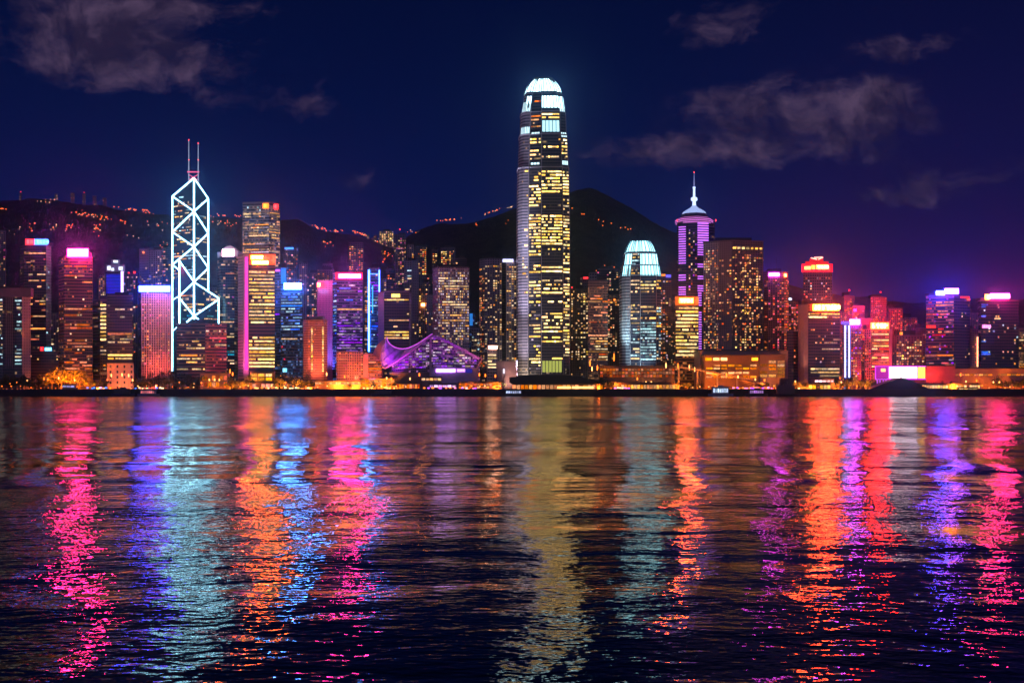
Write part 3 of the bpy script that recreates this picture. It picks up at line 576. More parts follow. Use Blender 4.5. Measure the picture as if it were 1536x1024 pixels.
# ---- the two harbour towers with finned crowns
def finned_tower(label, cx, half, Y, prof, floodlit_bands, panels, lit, lobby, fin_top, glowc, gst, ringcol):
    t = thing('crowned_tower', label, 'tower', (X(cx, Y), Y+30, G))
    chain = [(-1, .95), (-.985, .45), (-.93, .16), (-.78, -.02), (-.56, -.07), (-.53, .03), (-.10, -.08), (-.07, -.14), (.70, -.14), (.73, -.03), (.97, .06), (1, .5), (.98, 1.25), (.8, 1.7), (-.8, 1.7), (-.97, 1.4)]
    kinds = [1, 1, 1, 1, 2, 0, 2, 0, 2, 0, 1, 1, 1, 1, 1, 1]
    hw = half*Y/F
    mid = .72
    def sc_at(py):
        for (a, s0), (b, s1) in zip(prof, prof[1:]):
            if b <= py <= a: return s0+(s1-s0)*((a-py)/(a-b) if a != b else 0)
        return prof[-1][1] if py < prof[-1][0] else prof[0][1]
    def P(i, py, s=None, out=0):
        s = (sc_at(py) if s is None else s); u, d = chain[i % len(chain)]
        return Vector((X(cx, Y)+u*hw*(s+out), Y+(mid+(d-mid)*(s+out))*hw+hw*.1, Z(py, Y)))
    body = MB(); n = len(chain)
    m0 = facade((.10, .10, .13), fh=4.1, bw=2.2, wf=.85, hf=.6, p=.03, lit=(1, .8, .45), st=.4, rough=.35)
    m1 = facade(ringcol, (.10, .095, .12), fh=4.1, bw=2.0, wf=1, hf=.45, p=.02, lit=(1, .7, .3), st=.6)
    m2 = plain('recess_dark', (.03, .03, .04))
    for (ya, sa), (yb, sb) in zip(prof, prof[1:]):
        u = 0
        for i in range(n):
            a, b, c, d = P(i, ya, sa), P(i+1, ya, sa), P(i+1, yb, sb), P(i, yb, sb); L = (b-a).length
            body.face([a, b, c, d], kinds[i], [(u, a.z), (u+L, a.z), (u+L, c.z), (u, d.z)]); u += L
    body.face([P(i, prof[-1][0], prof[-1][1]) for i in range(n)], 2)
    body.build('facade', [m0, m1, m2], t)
    gm = glow('crown_floodlit_glow_%s' % gst, glowc, gst)
    nvis = 12
    for (ya, yb, ids) in floodlit_bands:                                  # glowing bands in place of floodlight on the crown, just outside the core
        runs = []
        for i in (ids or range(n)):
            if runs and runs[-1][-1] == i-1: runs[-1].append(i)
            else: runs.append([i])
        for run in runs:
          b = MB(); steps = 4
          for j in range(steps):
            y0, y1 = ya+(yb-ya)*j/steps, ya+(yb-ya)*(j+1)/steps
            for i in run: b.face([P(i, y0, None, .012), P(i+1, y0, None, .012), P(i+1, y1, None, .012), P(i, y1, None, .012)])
          b.build('lantern', gm, t)  # glow in place of floodlight on the crown
    fm = plain('fin_metal', (.10, .13, .16), .4)
    def fin(i, f, ya, yb, w=1.35):
        b = MB(); st = 5
        for j in range(st):
            y0, y1 = ya+(yb-ya)*j/st, ya+(yb-ya)*(j+1)/st
            q = lambda y: P(i, y, None, .03).lerp(P(i+1, y, None, .03), f)
            b.bar(q(y0), q(y1), w*hw/36)
        return b.build('crown_fin', fm, t)
    for (ya, yb, ids) in floodlit_bands:
        for i in (ids or range(nvis)):
            L = (P(i, ya)-P(i+1, ya)).length; k = max(1, round(L/4.6))
            for j in range(k): fin(i, (j+.5)/k, ya, yb+(-2.5 if yb == fin_top else 0))
    for (i, ya, yb, f0, f1, key) in panels:  # crown panels glow in place of floodlight; the lobby panel is lit glass
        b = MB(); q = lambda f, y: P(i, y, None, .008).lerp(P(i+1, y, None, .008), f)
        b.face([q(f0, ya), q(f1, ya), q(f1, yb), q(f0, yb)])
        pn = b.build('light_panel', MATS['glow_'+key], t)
        k = max(3, int((q(f0, ya)-q(f1, ya)).length/4.4)); g = MB()
        for j in range(k+1):
            f = f0+(f1-f0)*j/k; g.bar(P(i, ya, None, .016).lerp(P(i+1, ya, None, .016), f), P(i, yb, None, .016).lerp(P(i+1, yb, None, .016), f), .8*hw/36)
        g.build('mullion', fm, pn)
    for i in (4, 5, 7, 9, 11):                                       # bright steel corner ribs up the shaft
        b = MB()
        for (ya, sa), (yb, sb) in zip(prof, prof[1:]):
            if ya > yb+.1: b.bar(P(i, ya, sa, .012), P(i, yb, sb, .012), .75*hw/36)
        b.build('corner_rib', plain('rib_steel', (.5, .5, .56), .35), t)
    for (ya, sa), (yb, sb) in zip(prof, prof[1:]):                    # ledge at every setback
        if abs(ya-yb) < 4 and sa-sb > .01 and ya < prof[0][0]-100*half/40:
            b = MB()
            for i in range(n): b.bar(P(i, ya, sa, .01), P(i+1, ya, sa, .01), .9)
            b.build('ledge', plain('ledge_steel', (.55, .56, .6), .4), t)
    rng = random.Random(21); rects = []
    for (i, ya, yb, p, colr) in lit:
        z0, z1 = Z(ya, Y), Z(yb, Y); nf = max(1, int((z1-z0)/4.1*40/half*half/40))
        L = (P(i, ya)-P(i+1, ya)).length; nb = max(1, int(L/2.7))
        for f in range(nf):
            y = ya+(yb-ya)*(f+.5)/nf; act = min(1, max(.05, rng.gauss(p, .2)))
            for (a, c) in split_runs(nb, act, rng, 1.6): rects.append((i, y, a/nb, c/nb, rng.choice(colr.split('+'))))
    rects.sort(key=lambda r: -(r[3]-r[2])*(P(r[0], r[1])-P(r[0]+1, r[1])).length)
    rest = MB(); names = sorted({r[4] for r in rects})
    for q_, (i, y, f0, f1, c) in enumerate(rects):
        a, b = P(i, y, None, .006), P(i+1, y, None, .006); d = (b-a); L = d.length; d.normalize(); w = (f1-f0)*L-.55
        cc = a.lerp(b, (f0+f1)/2); hh = 2.05
        if q_ < 98: pane(t, wmat(c), cc, d, w, hh)
        else:
            e = d*w/2; rest.face([(cc.x-e.x, cc.y-e.y, cc.z-hh/2), (cc.x+e.x, cc.y+e.y, cc.z-hh/2), (cc.x+e.x, cc.y+e.y, cc.z+hh/2), (cc.x-e.x, cc.y-e.y, cc.z+hh/2)], names.index(c))
    if rest.f: rest.build('window', [wmat(c) for c in names], t)['kind'] = 'stuff'
    return t, P
glow('lantern_panel', (.5, .9, 1), 1.9); glow('lobby_green', (.62, .66, .14), 1.0); glow('led_white', (.62, .88, 1), 1.1); glow('corner_white', (.62, .9, 1), 2.4)  # lantern_panel, corner_white: crown panels glowing in place of floodlight
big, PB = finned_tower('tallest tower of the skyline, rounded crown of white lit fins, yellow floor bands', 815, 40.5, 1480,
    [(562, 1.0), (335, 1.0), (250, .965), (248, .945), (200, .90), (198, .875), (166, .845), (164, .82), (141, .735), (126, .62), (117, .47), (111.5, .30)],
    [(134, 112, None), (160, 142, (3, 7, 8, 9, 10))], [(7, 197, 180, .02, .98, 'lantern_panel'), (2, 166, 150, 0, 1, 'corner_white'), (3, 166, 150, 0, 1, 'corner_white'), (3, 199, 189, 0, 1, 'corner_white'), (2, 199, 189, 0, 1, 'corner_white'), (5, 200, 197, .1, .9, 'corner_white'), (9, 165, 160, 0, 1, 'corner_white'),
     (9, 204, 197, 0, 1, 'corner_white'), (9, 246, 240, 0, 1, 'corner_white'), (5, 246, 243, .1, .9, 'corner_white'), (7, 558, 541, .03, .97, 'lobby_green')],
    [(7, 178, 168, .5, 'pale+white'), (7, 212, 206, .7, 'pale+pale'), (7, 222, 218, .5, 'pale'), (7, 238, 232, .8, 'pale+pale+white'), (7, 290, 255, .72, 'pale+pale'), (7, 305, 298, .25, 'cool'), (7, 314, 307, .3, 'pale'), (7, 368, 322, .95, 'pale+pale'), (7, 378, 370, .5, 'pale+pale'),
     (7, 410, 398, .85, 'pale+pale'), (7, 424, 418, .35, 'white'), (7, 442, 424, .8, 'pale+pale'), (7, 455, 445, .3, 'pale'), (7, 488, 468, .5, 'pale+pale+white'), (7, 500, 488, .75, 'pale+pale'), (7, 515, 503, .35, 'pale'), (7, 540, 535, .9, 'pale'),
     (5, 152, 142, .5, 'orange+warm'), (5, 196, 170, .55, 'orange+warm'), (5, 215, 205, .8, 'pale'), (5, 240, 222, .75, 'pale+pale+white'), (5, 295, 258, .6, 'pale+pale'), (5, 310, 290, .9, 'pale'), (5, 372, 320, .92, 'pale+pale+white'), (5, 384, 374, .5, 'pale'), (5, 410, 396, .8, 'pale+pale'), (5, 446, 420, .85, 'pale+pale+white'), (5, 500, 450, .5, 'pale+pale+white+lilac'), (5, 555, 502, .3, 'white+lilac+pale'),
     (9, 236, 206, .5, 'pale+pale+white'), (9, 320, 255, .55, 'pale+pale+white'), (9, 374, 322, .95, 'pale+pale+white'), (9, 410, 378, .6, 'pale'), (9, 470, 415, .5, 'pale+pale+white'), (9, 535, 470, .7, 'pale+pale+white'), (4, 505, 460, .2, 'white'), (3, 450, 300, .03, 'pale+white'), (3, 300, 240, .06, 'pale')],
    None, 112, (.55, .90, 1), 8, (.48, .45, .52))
b = MB(); c0 = PB(7, 111.5).lerp(PB(14, 111.5), .5); b.lathe(c0.x, c0.y, [(7, c0.z), (6, c0.z+2.2), (3.2, c0.z+2.4), (2.6, c0.z+4)], 14); b.build('roof_cap', plain('cap_dark', (.12, .13, .16)), big)
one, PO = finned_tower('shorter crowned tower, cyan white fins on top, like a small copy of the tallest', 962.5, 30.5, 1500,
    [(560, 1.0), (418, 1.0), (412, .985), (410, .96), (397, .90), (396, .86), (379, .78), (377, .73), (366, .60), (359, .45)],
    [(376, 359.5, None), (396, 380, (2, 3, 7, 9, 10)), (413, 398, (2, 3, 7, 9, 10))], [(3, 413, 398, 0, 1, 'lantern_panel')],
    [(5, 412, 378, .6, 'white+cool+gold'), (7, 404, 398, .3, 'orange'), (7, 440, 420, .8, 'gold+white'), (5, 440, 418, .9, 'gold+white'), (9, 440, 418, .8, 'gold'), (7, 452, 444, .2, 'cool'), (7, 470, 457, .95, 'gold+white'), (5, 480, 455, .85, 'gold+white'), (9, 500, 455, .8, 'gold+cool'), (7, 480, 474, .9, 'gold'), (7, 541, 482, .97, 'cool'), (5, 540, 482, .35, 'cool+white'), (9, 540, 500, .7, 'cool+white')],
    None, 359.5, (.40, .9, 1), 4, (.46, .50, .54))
tower('apartment_tower', 'slab with orange windows and a blue roof edge hidden behind the shorter crowned tower', [(985, 0), (1007, 3)], 413, 1570, f_resb, [(0, 'g', 'orange+warm+lilac', .5, 418, 545, 3.4, 3.6)], [(992, 998, 411, 414, ORG, 3), (999, 1006.5, 412, 416, (.12, .1, 1), 3)], cap=60)
tower('apartment_tower', 'dark apartment tower with scattered white windows just right of tallest tower', [(856, 0), (870, 2), (883, 0)], 434, 1560, f_resb, [(0, 'g', 'white+warm', .35, 437, 540, 3.4, 3), (1, 'g', 'white+gold', .35, 437, 540, 3.4, 3)], [(857, 859, 430, 432, RED, 4)], cap=80)
tower('apartment_tower', 'stub of a tower with red roof lamps behind the warm banded office', [(870, 0), (883, 2)], 417, 1600, f_dark, [(0, 'g', 'white', .2, 420, 432)], [(875, 882, 415.5, 418, RED, 5)], cap=20)
tower('banded_tower', 'pale office tower with fine warm floor bands between two crowned towers', [(882, 0), (912, 2)], 421, 1500, f_warm, [(0, 'b', 'warm+orange', .3, 425, 475, 3.8, 2.4), (0, 'f', 'orange+gold', .8, 478, 485, 3.8, 2.4), (0, 'f', 'orange', .6, 500, 505, 3.8), (0, 'b', 'warm+white+orange', .75, 505, 545, 3.6, 2.4)], cap=90)
b = MB(); b.box(X(884, 1506), X(895, 1506), 1506, 1522, Z(421, 1500)+1, Z(409, 1506)); b.build('apartment_annex', f_grey) and None
o = COL.objects[-1]; tag(o, 'square lift tower on the roof of the warm banded office', 'rooftop block'); o.name = 'rooftop_block'
tower('apartment_tower', 'dark speckled tower just left of the shorter crowned tower', [(911, 0), (933, 3)], 442, 1640, f_resb, [(0, 'g', 'orange+white+warm', .4, 446, 520, 3.4, 3.4)], [(920.5, 923, 448, 451, ORG, 5)], cap=60)
tower('apartment_tower', 'hillside block with a few orange windows above the warm banded office', [(895, 0), (928, 3)], 404, 1880, f_plaindark, [(0, 'g', 'orange+white+pink', .35, 406, 445, 3.6, 4)], cap=40, zbase=zb(910, 1880))

# ---- the spired tower with violet neon bars
def spired_tower():
    Y = 1560; cx = 1044.
    t = tower('spired_tower', 'tall octagonal tower with violet neon bars and a glowing blue white spire', [(1015.5, 8), (1017.5, 0), (1029, -4), (1046, -4), (1063, 0), (1072, 12)], 334, Y, f_plaindark,
              [(2, 'g', 'orange+white+violet', .25, 340, 445, 4, 2.6), (4, 'g', 'warm', .05, 345, 440)], plant=False, cap=40)
    bars = glow('neon_violet', (.60, .16, 1), 2.5)
    for (a, da, c, dc, y0, y1, gaps) in ((1018, -.5, 1028.5, -4.4, 341, 443, ((396, 410), (423, 430))), (1046.5, -4.4, 1062.5, -.5, 332, 440, ((385, 396), (404, 412), (420, 428))), (1047, -4.4, 1052, -3, 440, 536, ((460, 468),))):
        y = y0
        while y < y1:
            if not any(g[0] < y < g[1] for g in gaps):
                b = MB(); b.bar((X(a, Y+da), Y+da-.6, Z(y, Y)), (X(c, Y+dc), Y+dc-.6, Z(y, Y)), 1.5 if y < 370 and a > 1040 else 1.15); b.build('neon_bar', bars, t)
            y += 3.6
    Xc, Yc = X(cx, Y), Y+16; r = lambda h: h*Y/F
    b = MB(); b.lathe(Xc, Yc, [(r(27.5), Z(335, Y)), (r(28.6), Z(331, Y)), (r(28.6), Z(328, Y)), (r(22), Z(324.5, Y))], 8); b.build('crown_ring', plain('ring_lilac', (.3, .22, .34)), t)
    for rr, yy in ((28, 334), (28.9, 331.4), (28.9, 328.8), (24.5, 326)):
        b = MB(); b.lathe(Xc, Yc, [(r(rr), Z(yy+.5, Y)), (r(rr+.3), Z(yy, Y)), (r(rr), Z(yy-.5, Y))], 8); b.build('neon_bar', glow('ring_pink', (.9, .22, .9), 1.5), t)
    b = MB(); b.lathe(Xc, Yc, [(r(20), Z(325, Y)), (r(20), Z(319, Y))], 8); b.build('crown_drum', plain('drum_dark', (.12, .1, .14)), t)
    b = MB(); b.lathe(Xc, Yc, [(r(18.5), Z(318.5, Y)), (r(16.5), Z(315.5, Y)), (r(11), Z(312, Y)), (r(6), Z(309, Y)), (r(3.4), Z(306, Y))], 16); b.build('dome', glow('dome_blue', (.42, .55, 1), 1.3), t)
    sp = glow('spire_white', (.55, .68, 1), 2.4)
    for prof in ([(3.6, 308), (2.6, 304), (2.6, 298)], [(4.8, 298), (4.8, 294), (3.2, 293)], [(1.7, 293), (1.6, 279)], [(2.4, 279), (2.2, 277.5)]):
        b = MB(); b.lathe(Xc, Yc, [(r(a), Z(y, Y)) for a, y in prof], 10); b.build('spire_stage', sp, t)
    b = MB(); b.bar((Xc, Yc, Z(278, Y)), (Xc, Yc, Z(256, Y)), r(2.0), w2=r(.7)); ndl = b.build('spire', glow('needle', (.35, .4, .9), .7), t)
    b = MB(); b.lathe(Xc, Yc, [(.1, Z(257, Y)), (r(.9), Z(255.5, Y)), (.1, Z(254, Y))], 8); b.build('beacon', glow('beacon_red', (1, .05, .06), 5), ndl)
    for px in (1015.5, 1073): 
        b = MB(); b.lathe(X(px, Y), Yc-r(20), [(.1, Z(333, Y)), (r(.9), Z(331, Y)), (.1, Z(329, Y))], 8); b.build('beacon', glow('beacon_red', (1, .05, .06), 5), t)
spired_tower()
tower('office_block', 'gold office block with an orange glowing roof panel below the spired tower', [(1013, 0), (1048, 3)], 445, 1490, facade((.16, .10, .05), fh=4.2, bw=2.6, wf=1, hf=.5, p=.2, lit=(1, .4, .08), st=.6), [(0, 'f', 'gold', .75, 459, 535, 4.9, 2.2)], [(1013, 1048, 444.5, 457.5, (1, .18, .015), 1.8), (1019, 1040, 447, 454.5, (1, .06, .004), 255.2, -1)], plant=False)
tower('apartment_block', 'massive dark apartment block full of orange windows right of the spired tower', [(1055, 16), (1078, 2), (1098, -6), (1145, 4)], 362, 1500, [f_res, facade((.24, .21, .22), fh=3.2, bw=3, wf=.3, hf=.5, p=.05, st=.7), facade((.13, .10, .10), fh=3.4, bw=3.6, wf=.45, hf=.5, p=.16, lit=(1, .45, .12), st=.9)],
      [(0, 'g', 'orange+white+warm', .45, 372, 527, 3.6, 3), (1, 'g', 'orange+warm', .16, 372, 527, 3.6, 3.2), (2, 'g', 'orange+gold+warm', .42, 378, 527, 3.6, 3.3), (2, 'g', 'gold', 3, 369.0, 375.5, 5.4, 6.0)], cap=100)
for (a_, c_, y0_, y1_) in ((1098, 1106, 362, 358), (1120, 1145, 362, 359), (1060, 1075, 372, 366)): pass
tower('apartment_tower', 'reddish apartment tower with a pink roof sign and an orange lamp', [(1146, 4), (1152, 0), (1176, 0), (1183, 5)], 408, 1530, f_resr, [(1, 'g', 'red+orange+pink', .55, 418, 527, 3.6, 3), (2, 'g', 'orange+red', .8, 415, 527, 3.6, 2.6), (0, 'g', 'orange', .5, 420, 527, 3.6, 3)], [(1153.5, 1169, 409.5, 414, (.75, .05, .8), 95.7), (1176.5, 1180, 410.5, 415, (1, .1, .01), 95.7)], cap=100)
tower('apartment_tower', 'low red windowed tower squeezed left of the yellow signed office', [(1183, 2), (1198, 0)], 452, 1640, f_resr, [(0, 'g', 'red+orange+pink', .55, 455, 545, 3.4, 3.2)], [(1183, 1187, 446.5, 450, (.7, .8, 1), 4)], cap=60)
tower('apartment_block', 'dark stepped block at the foot of the low red windowed tower', [(1180, 2), (1190, 0), (1200, 3)], 497, 1500, f_plaindark, [(1, 'g', 'orange', .12, 500, 560)], cap=20, plant=False)

# ---- right quarter
tower('office_tower', 'tall tower with a red lit stepped crown and yellow letters', [(1204.5, 2), (1248, 0)], 408, 1560, f_dark, [(0, 'g', 'cool+white+orange+red', .35, 412, 455, 3.8, 3)], [(1203, 1249, 396, 408, (1, .008, .02), 6), (1207, 1216, 399.5, 404, (1, .5, .08), 9, -1), (1217.5, 1223, 397.5, 403.5, (1, .32, .03), 9, -1), (1225, 1242, 397, 403.5, (1, .05, .008), 127.6, -1)], plant=False)
t_ = COL.objects[-1]
b = MB(); Yc = 1566; b.prism([(X(1208, Yc), Yc), (X(1243, Yc), Yc), (X(1241, Yc+20), Yc+20), (X(1210, Yc+20), Yc+20)], Z(400, Yc), Z(392, Yc)); b.prism([(X(1215, Yc), Yc+3), (X(1236, Yc), Yc+3), (X(1235, Yc+14), Yc+14), (X(1216, Yc+14), Yc+14)], Z(392, Yc), Z(388, Yc))
par = [o for o in COL.objects if o.get('label', '').startswith('tall tower with a red lit')][0]
cr = b.build('crown', glow('crown_red', (1, .015, .03), 1.1), par)  # red lamplight on the crown walls is put in as their own glow
b = MB()
for p_, q_ in (((1217, 386.5), (1226, 389)), ((1222, 386), (1234, 385.5)), ((1228, 389), (1235, 386))): b.bar((X(p_[0], Yc), Yc+2, Z(p_[1], Yc)), (X(q_[0], Yc), Yc+2, Z(q_[1], Yc)), 1.2)
b.build('emblem', glow('emblem', (1, .3, .22), 6), cr)
t = tower('office_block', 'dark glass office block with a blazing yellow white roof sign and rounded grey side', [(1197, 20), (1200, 8), (1206, 1), (1212, -1), (1260, 2)], 457, 1440, [plain('render_grey', (.3, .24, .24)), plain('render_grey', (.3, .24, .24)), plain('render_grey', (.3, .24, .24)), f_plaindark], [(3, 'f', 'white+gold', .8, 467, 478, 4.2, 2.4), (3, 'b', 'white+warm', .18, 484, 545), (3, 'g', 'lilac+warm', .06, 480, 545), (3, 'f', 'white+gold', .55, 550, 566, 4.5)],
      [(1219.5, 1259, 456.5, 465.5, (1, .04, .003), 271.1)])
tower('outlined_tower', 'slim block outlined by twin blue white neon tubes under a violet sign', [(1263, 2), (1266, 0), (1276, 0), (1292, 3)], 487, 1450, [f_resr, f_blue, f_resr], [(2, 'g', 'red+violet+white+orange', .45, 490, 566, 3.4, 2.8), (0, 'g', 'red+pink', .5, 490, 566)], [(1275, 1290, 479, 486.5, (.6, .05, 1), 143.5), (1262, 1275, 482, 486, (.08, .06, 1), 4)], strip=[(1267.5, 566, 1267.5, 488, 1.5, (.40, .42, 1), 5), (1273.5, 566, 1273.5, 488, 1.5, (.40, .42, 1), 5)], plant=False)
tower('apartment_tower', 'dim red apartment tower with a red roof lamp right of the yellow signed office', [(1266, 0), (1282, 2)], 444, 1680, f_resr, [(0, 'g', 'red+orange', .45, 448, 484, 3.4, 3.4)], [(1273, 1275, 434, 436.5, RED, 6)], cap=50)
b = MB()
tower('apartment_tower', 'flat topped dim pink tower behind the violet signed slim block', [(1279, 0), (1297, 2)], 459, 1640, f_resr, [(0, 'g', 'pink+red+lilac', .3, 462, 560, 3.4, 3.4)], [(1281, 1285, 463, 467, VIO, 4)], cap=50)
tower('apartment_tower', 'tall red lit apartment tower above the yellow box sign', [(1306, 0), (1330, 2)], 446, 1660, f_resr, [(0, 'g', 'red+pink+orange', .55, 449, 484, 3.4, 3.4)], [(1320, 1322, 437, 439, RED, 7)], cap=60)
t = tower('office_block', 'pinkish red office block with a large yellow box sign on top', [(1297, 8), (1307, 0), (1334, 0), (1338, 5)], 493, 1465, [f_salmon, facade((.32, .2, .12), fh=3.8, bw=2.4, wf=.9, hf=.5, p=.3, lit=(1, .45, .12), st=.7), plain('pink_pier', (.55, .32, .35))], [(1, 'b', 'gold+orange+red', .75, 497, 556, 3.9, 2.4), (0, 'g', 'red+orange+pink', .35, 500, 556)], [(1306, 1333.5, 483.5, 493.5, (1, .012, .003), 159.5)])
tower('apartment_tower', 'dim red tower with scattered windows right of the yellow box sign', [(1333, 0), (1354, 3)], 463, 1660, f_resr, [(0, 'g', 'red+orange', .45, 466, 510, 3.4, 3.4)], cap=60)
tower('apartment_tower', 'faint low tower behind the pink columned hotel', [(1356, 0), (1376, 3)], 477, 1700, f_resr, [(0, 'g', 'orange+red', .4, 480, 510, 3.4, 3.4)], cap=40)
tower('hotel_building', 'broad dim hotel with vertical rows of yellow windows behind the billboards', [(1344, 0), (1387, 3)], 503, 1520, facade((.26, .15, .17), fh=3.4, bw=4.2, wf=.35, hf=.55, p=.2, lit=(1, .4, .15), st=.8), [(0, 'g', 'gold+orange+warm', .5, 508, 552, 3.8, 3.4)], [(1350, 1354, 498, 502, ORG, 5)], cap=90, cat='hotel')
tower('office_tower', 'tower with orange banded and black sides under a tilted blue pink sign', [(1389, 12), (1431, -4), (1455, 8)], 444, 1480, [facade((.17, .10, .15), fh=4, bw=2.4, wf=1, hf=.5, p=.22, lit=(1, .25, .12), st=.6), f_plaindark], [(0, 'b', 'orange+red+pink', .7, 448, 482, 4, 2.4), (0, 'b', 'orange+red', .5, 488, 522, 4, 2.4), (0, 'f', 'orange', .8, 531, 535, 4), (0, 'b', 'violet+red+lilac', .4, 536, 556), (1, 'g', 'white+warm', .06, 450, 556), (0, 'g', 'violet', .1, 445, 530)],
      [(1404.5, 1417, 436, 442.5, (.04, .045, 1), 239.2), (1417.5, 1438, 432.5, 440.5, (.28, .05, 1), 127.6), (1390, 1404, 487.5, 492, (1, .03, .02), 2.5), (1441, 1454, 444.5, 447, RED, 3)])
tower('apartment_tower', 'faint reddish tower with a bright vertical light strip between the two right towers', [(1455, 0), (1469, 2)], 493, 1560, f_resr, [(0, 'g', 'red', .2, 497, 550)], strip=[(1466, 550, 1466, 505, 1.8, (1, .45, .2), 3)], cap=30)
tower('office_tower', 'black tower with a pink white roof sign and sparse white and blue windows', [(1467.5, 6), (1471, 0), (1528, 4)], 451, 1480, f_plaindark, [(1, 'g', 'white+warm+cool', .12, 456, 552, 4, 3.2), (1, 'b', 'white', .12, 470, 480)], [(1478, 1485, 441.5, 449, (1, .16, .02), 63.8), (1486, 1514, 440, 448, (1, .012, .15), 217.5), (1474, 1486, 487, 492, (1, .16, .4), 6)], cap=90)
par = [o for o in COL.objects if o.get('label', '').startswith('black tower with a pink white')][0]
for (y, n_) in ((457, 3), (460, 2), (474, 2), (512, 2), (528, 3), (531, 4)): pane(par, wmat('blue'), (X(1472+n_*1.6, 1480), 1479.2, Z(y, 1480)), Vector((1, 0, 0)), n_*3.0, 2.0)
tower('apartment_tower', 'warm lit tower cut by the right picture edge', [(1528, 0), (1550, 3)], 492, 1560, f_warm, [(0, 'b', 'orange+white+warm', .5, 496, 552, 3.8)], cap=40)
for i, (a_, c_, y_) in enumerate(((-110, -60, 420), (-55, -28, 470), (1556, 1600, 470), (1610, 1680, 430))): tower('apartment_tower', ['', '', '', ''][i] or 'dim tower standing beyond the picture edge', [(a_, 0), (c_, 4)], y_, 1540, f_resb, [(0, 'g', 'warm+orange', .25, y_+5, 550)], cap=15, group='towers beyond the picture edges')

for (a_, c_, y_, Y_, f_, cl_, p_, lb) in ((240, 257, 372, 1720, f_resb, 'orange+warm', .5, 'orange windowed tower half hidden left of the prism tower'), (313, 327, 432, 1690, f_resb, 'warm+white', .4, 'dim tower in the gap right of the prism tower'), (341, 358, 455, 1640, f_blue, 'teal+cool', .35, 'teal lit block tucked beside the gold banded tower'),
        (430, 447, 436, 1720, f_resb, 'orange+warm', .35, 'dim tower above the blue lit office tower'), (484, 499, 396, 1820, f_resb, 'orange+warm+white', .45, 'speckled hillside tower over the lattice tower'), (546, 553, 425, 1640, f_resb, 'warm', .4, 'narrow dim tower left of the blue outlined tower'), (571, 580, 418, 1640, f_res, 'white+warm', .3, 'narrow grey tower right of the blue outlined tower'),
        (592, 609, 432, 1720, f_res, 'white+pink+warm', .35, 'grey tower behind the black framed block'), (612, 630, 420, 1700, f_plaindark, 'warm', .15, 'black tower behind the slender grey tower'), (640, 652, 412, 1780, f_plaindark, 'orange', .25, 'black hillside block left of the pale hotel'), (683, 700, 388, 1880, f_plaindark, 'warm', .1, 'black hillside block right of the broad orange one'),
        (704, 717, 476, 1620, f_resb, 'cool+warm', .3, 'dim low tower right of the pale hotel'), (1006, 1018, 470, 1620, f_resb, 'orange+warm', .35, 'dim tower between shorter crowned tower and gold block'), (1248, 1267, 468, 1700, f_resr, 'red+orange', .45, 'red windowed tower behind the yellow signed office'), (1290, 1307, 478, 1620, f_resr, 'red+pink+orange', .5, 'red windowed tower left of the yellow box sign'),
        (1374, 1391, 492, 1640, f_resr, 'orange+red', .35, 'dim tower between columned hotel and tilted sign tower'), (1186, 1206, 478, 1700, f_resr, 'orange+red', .4, 'red speckled tower left of the red crowned tower'), (1453, 1471, 470, 1700, f_resb, 'red', .12, 'dark red tower in the gap between the two end towers'), (44, 60, 438, 1640, f_resb, 'white+warm', .2, 'dim tower behind the red and blue signed tower'), (76, 90, 470, 1640, f_res, 'white', .12, 'dim grey tower left of the pink signed tower')):
    tower('apartment_tower', lb, [(a_, 0), (c_, 3)], y_, Y_, f_, [(0, 'g', cl_, p_, y_+3, 545, 3.4, 3.3)], cap=40, zbase=G if Y_ < Y0 else ground_z((a_+c_)/2, Y_)-6)

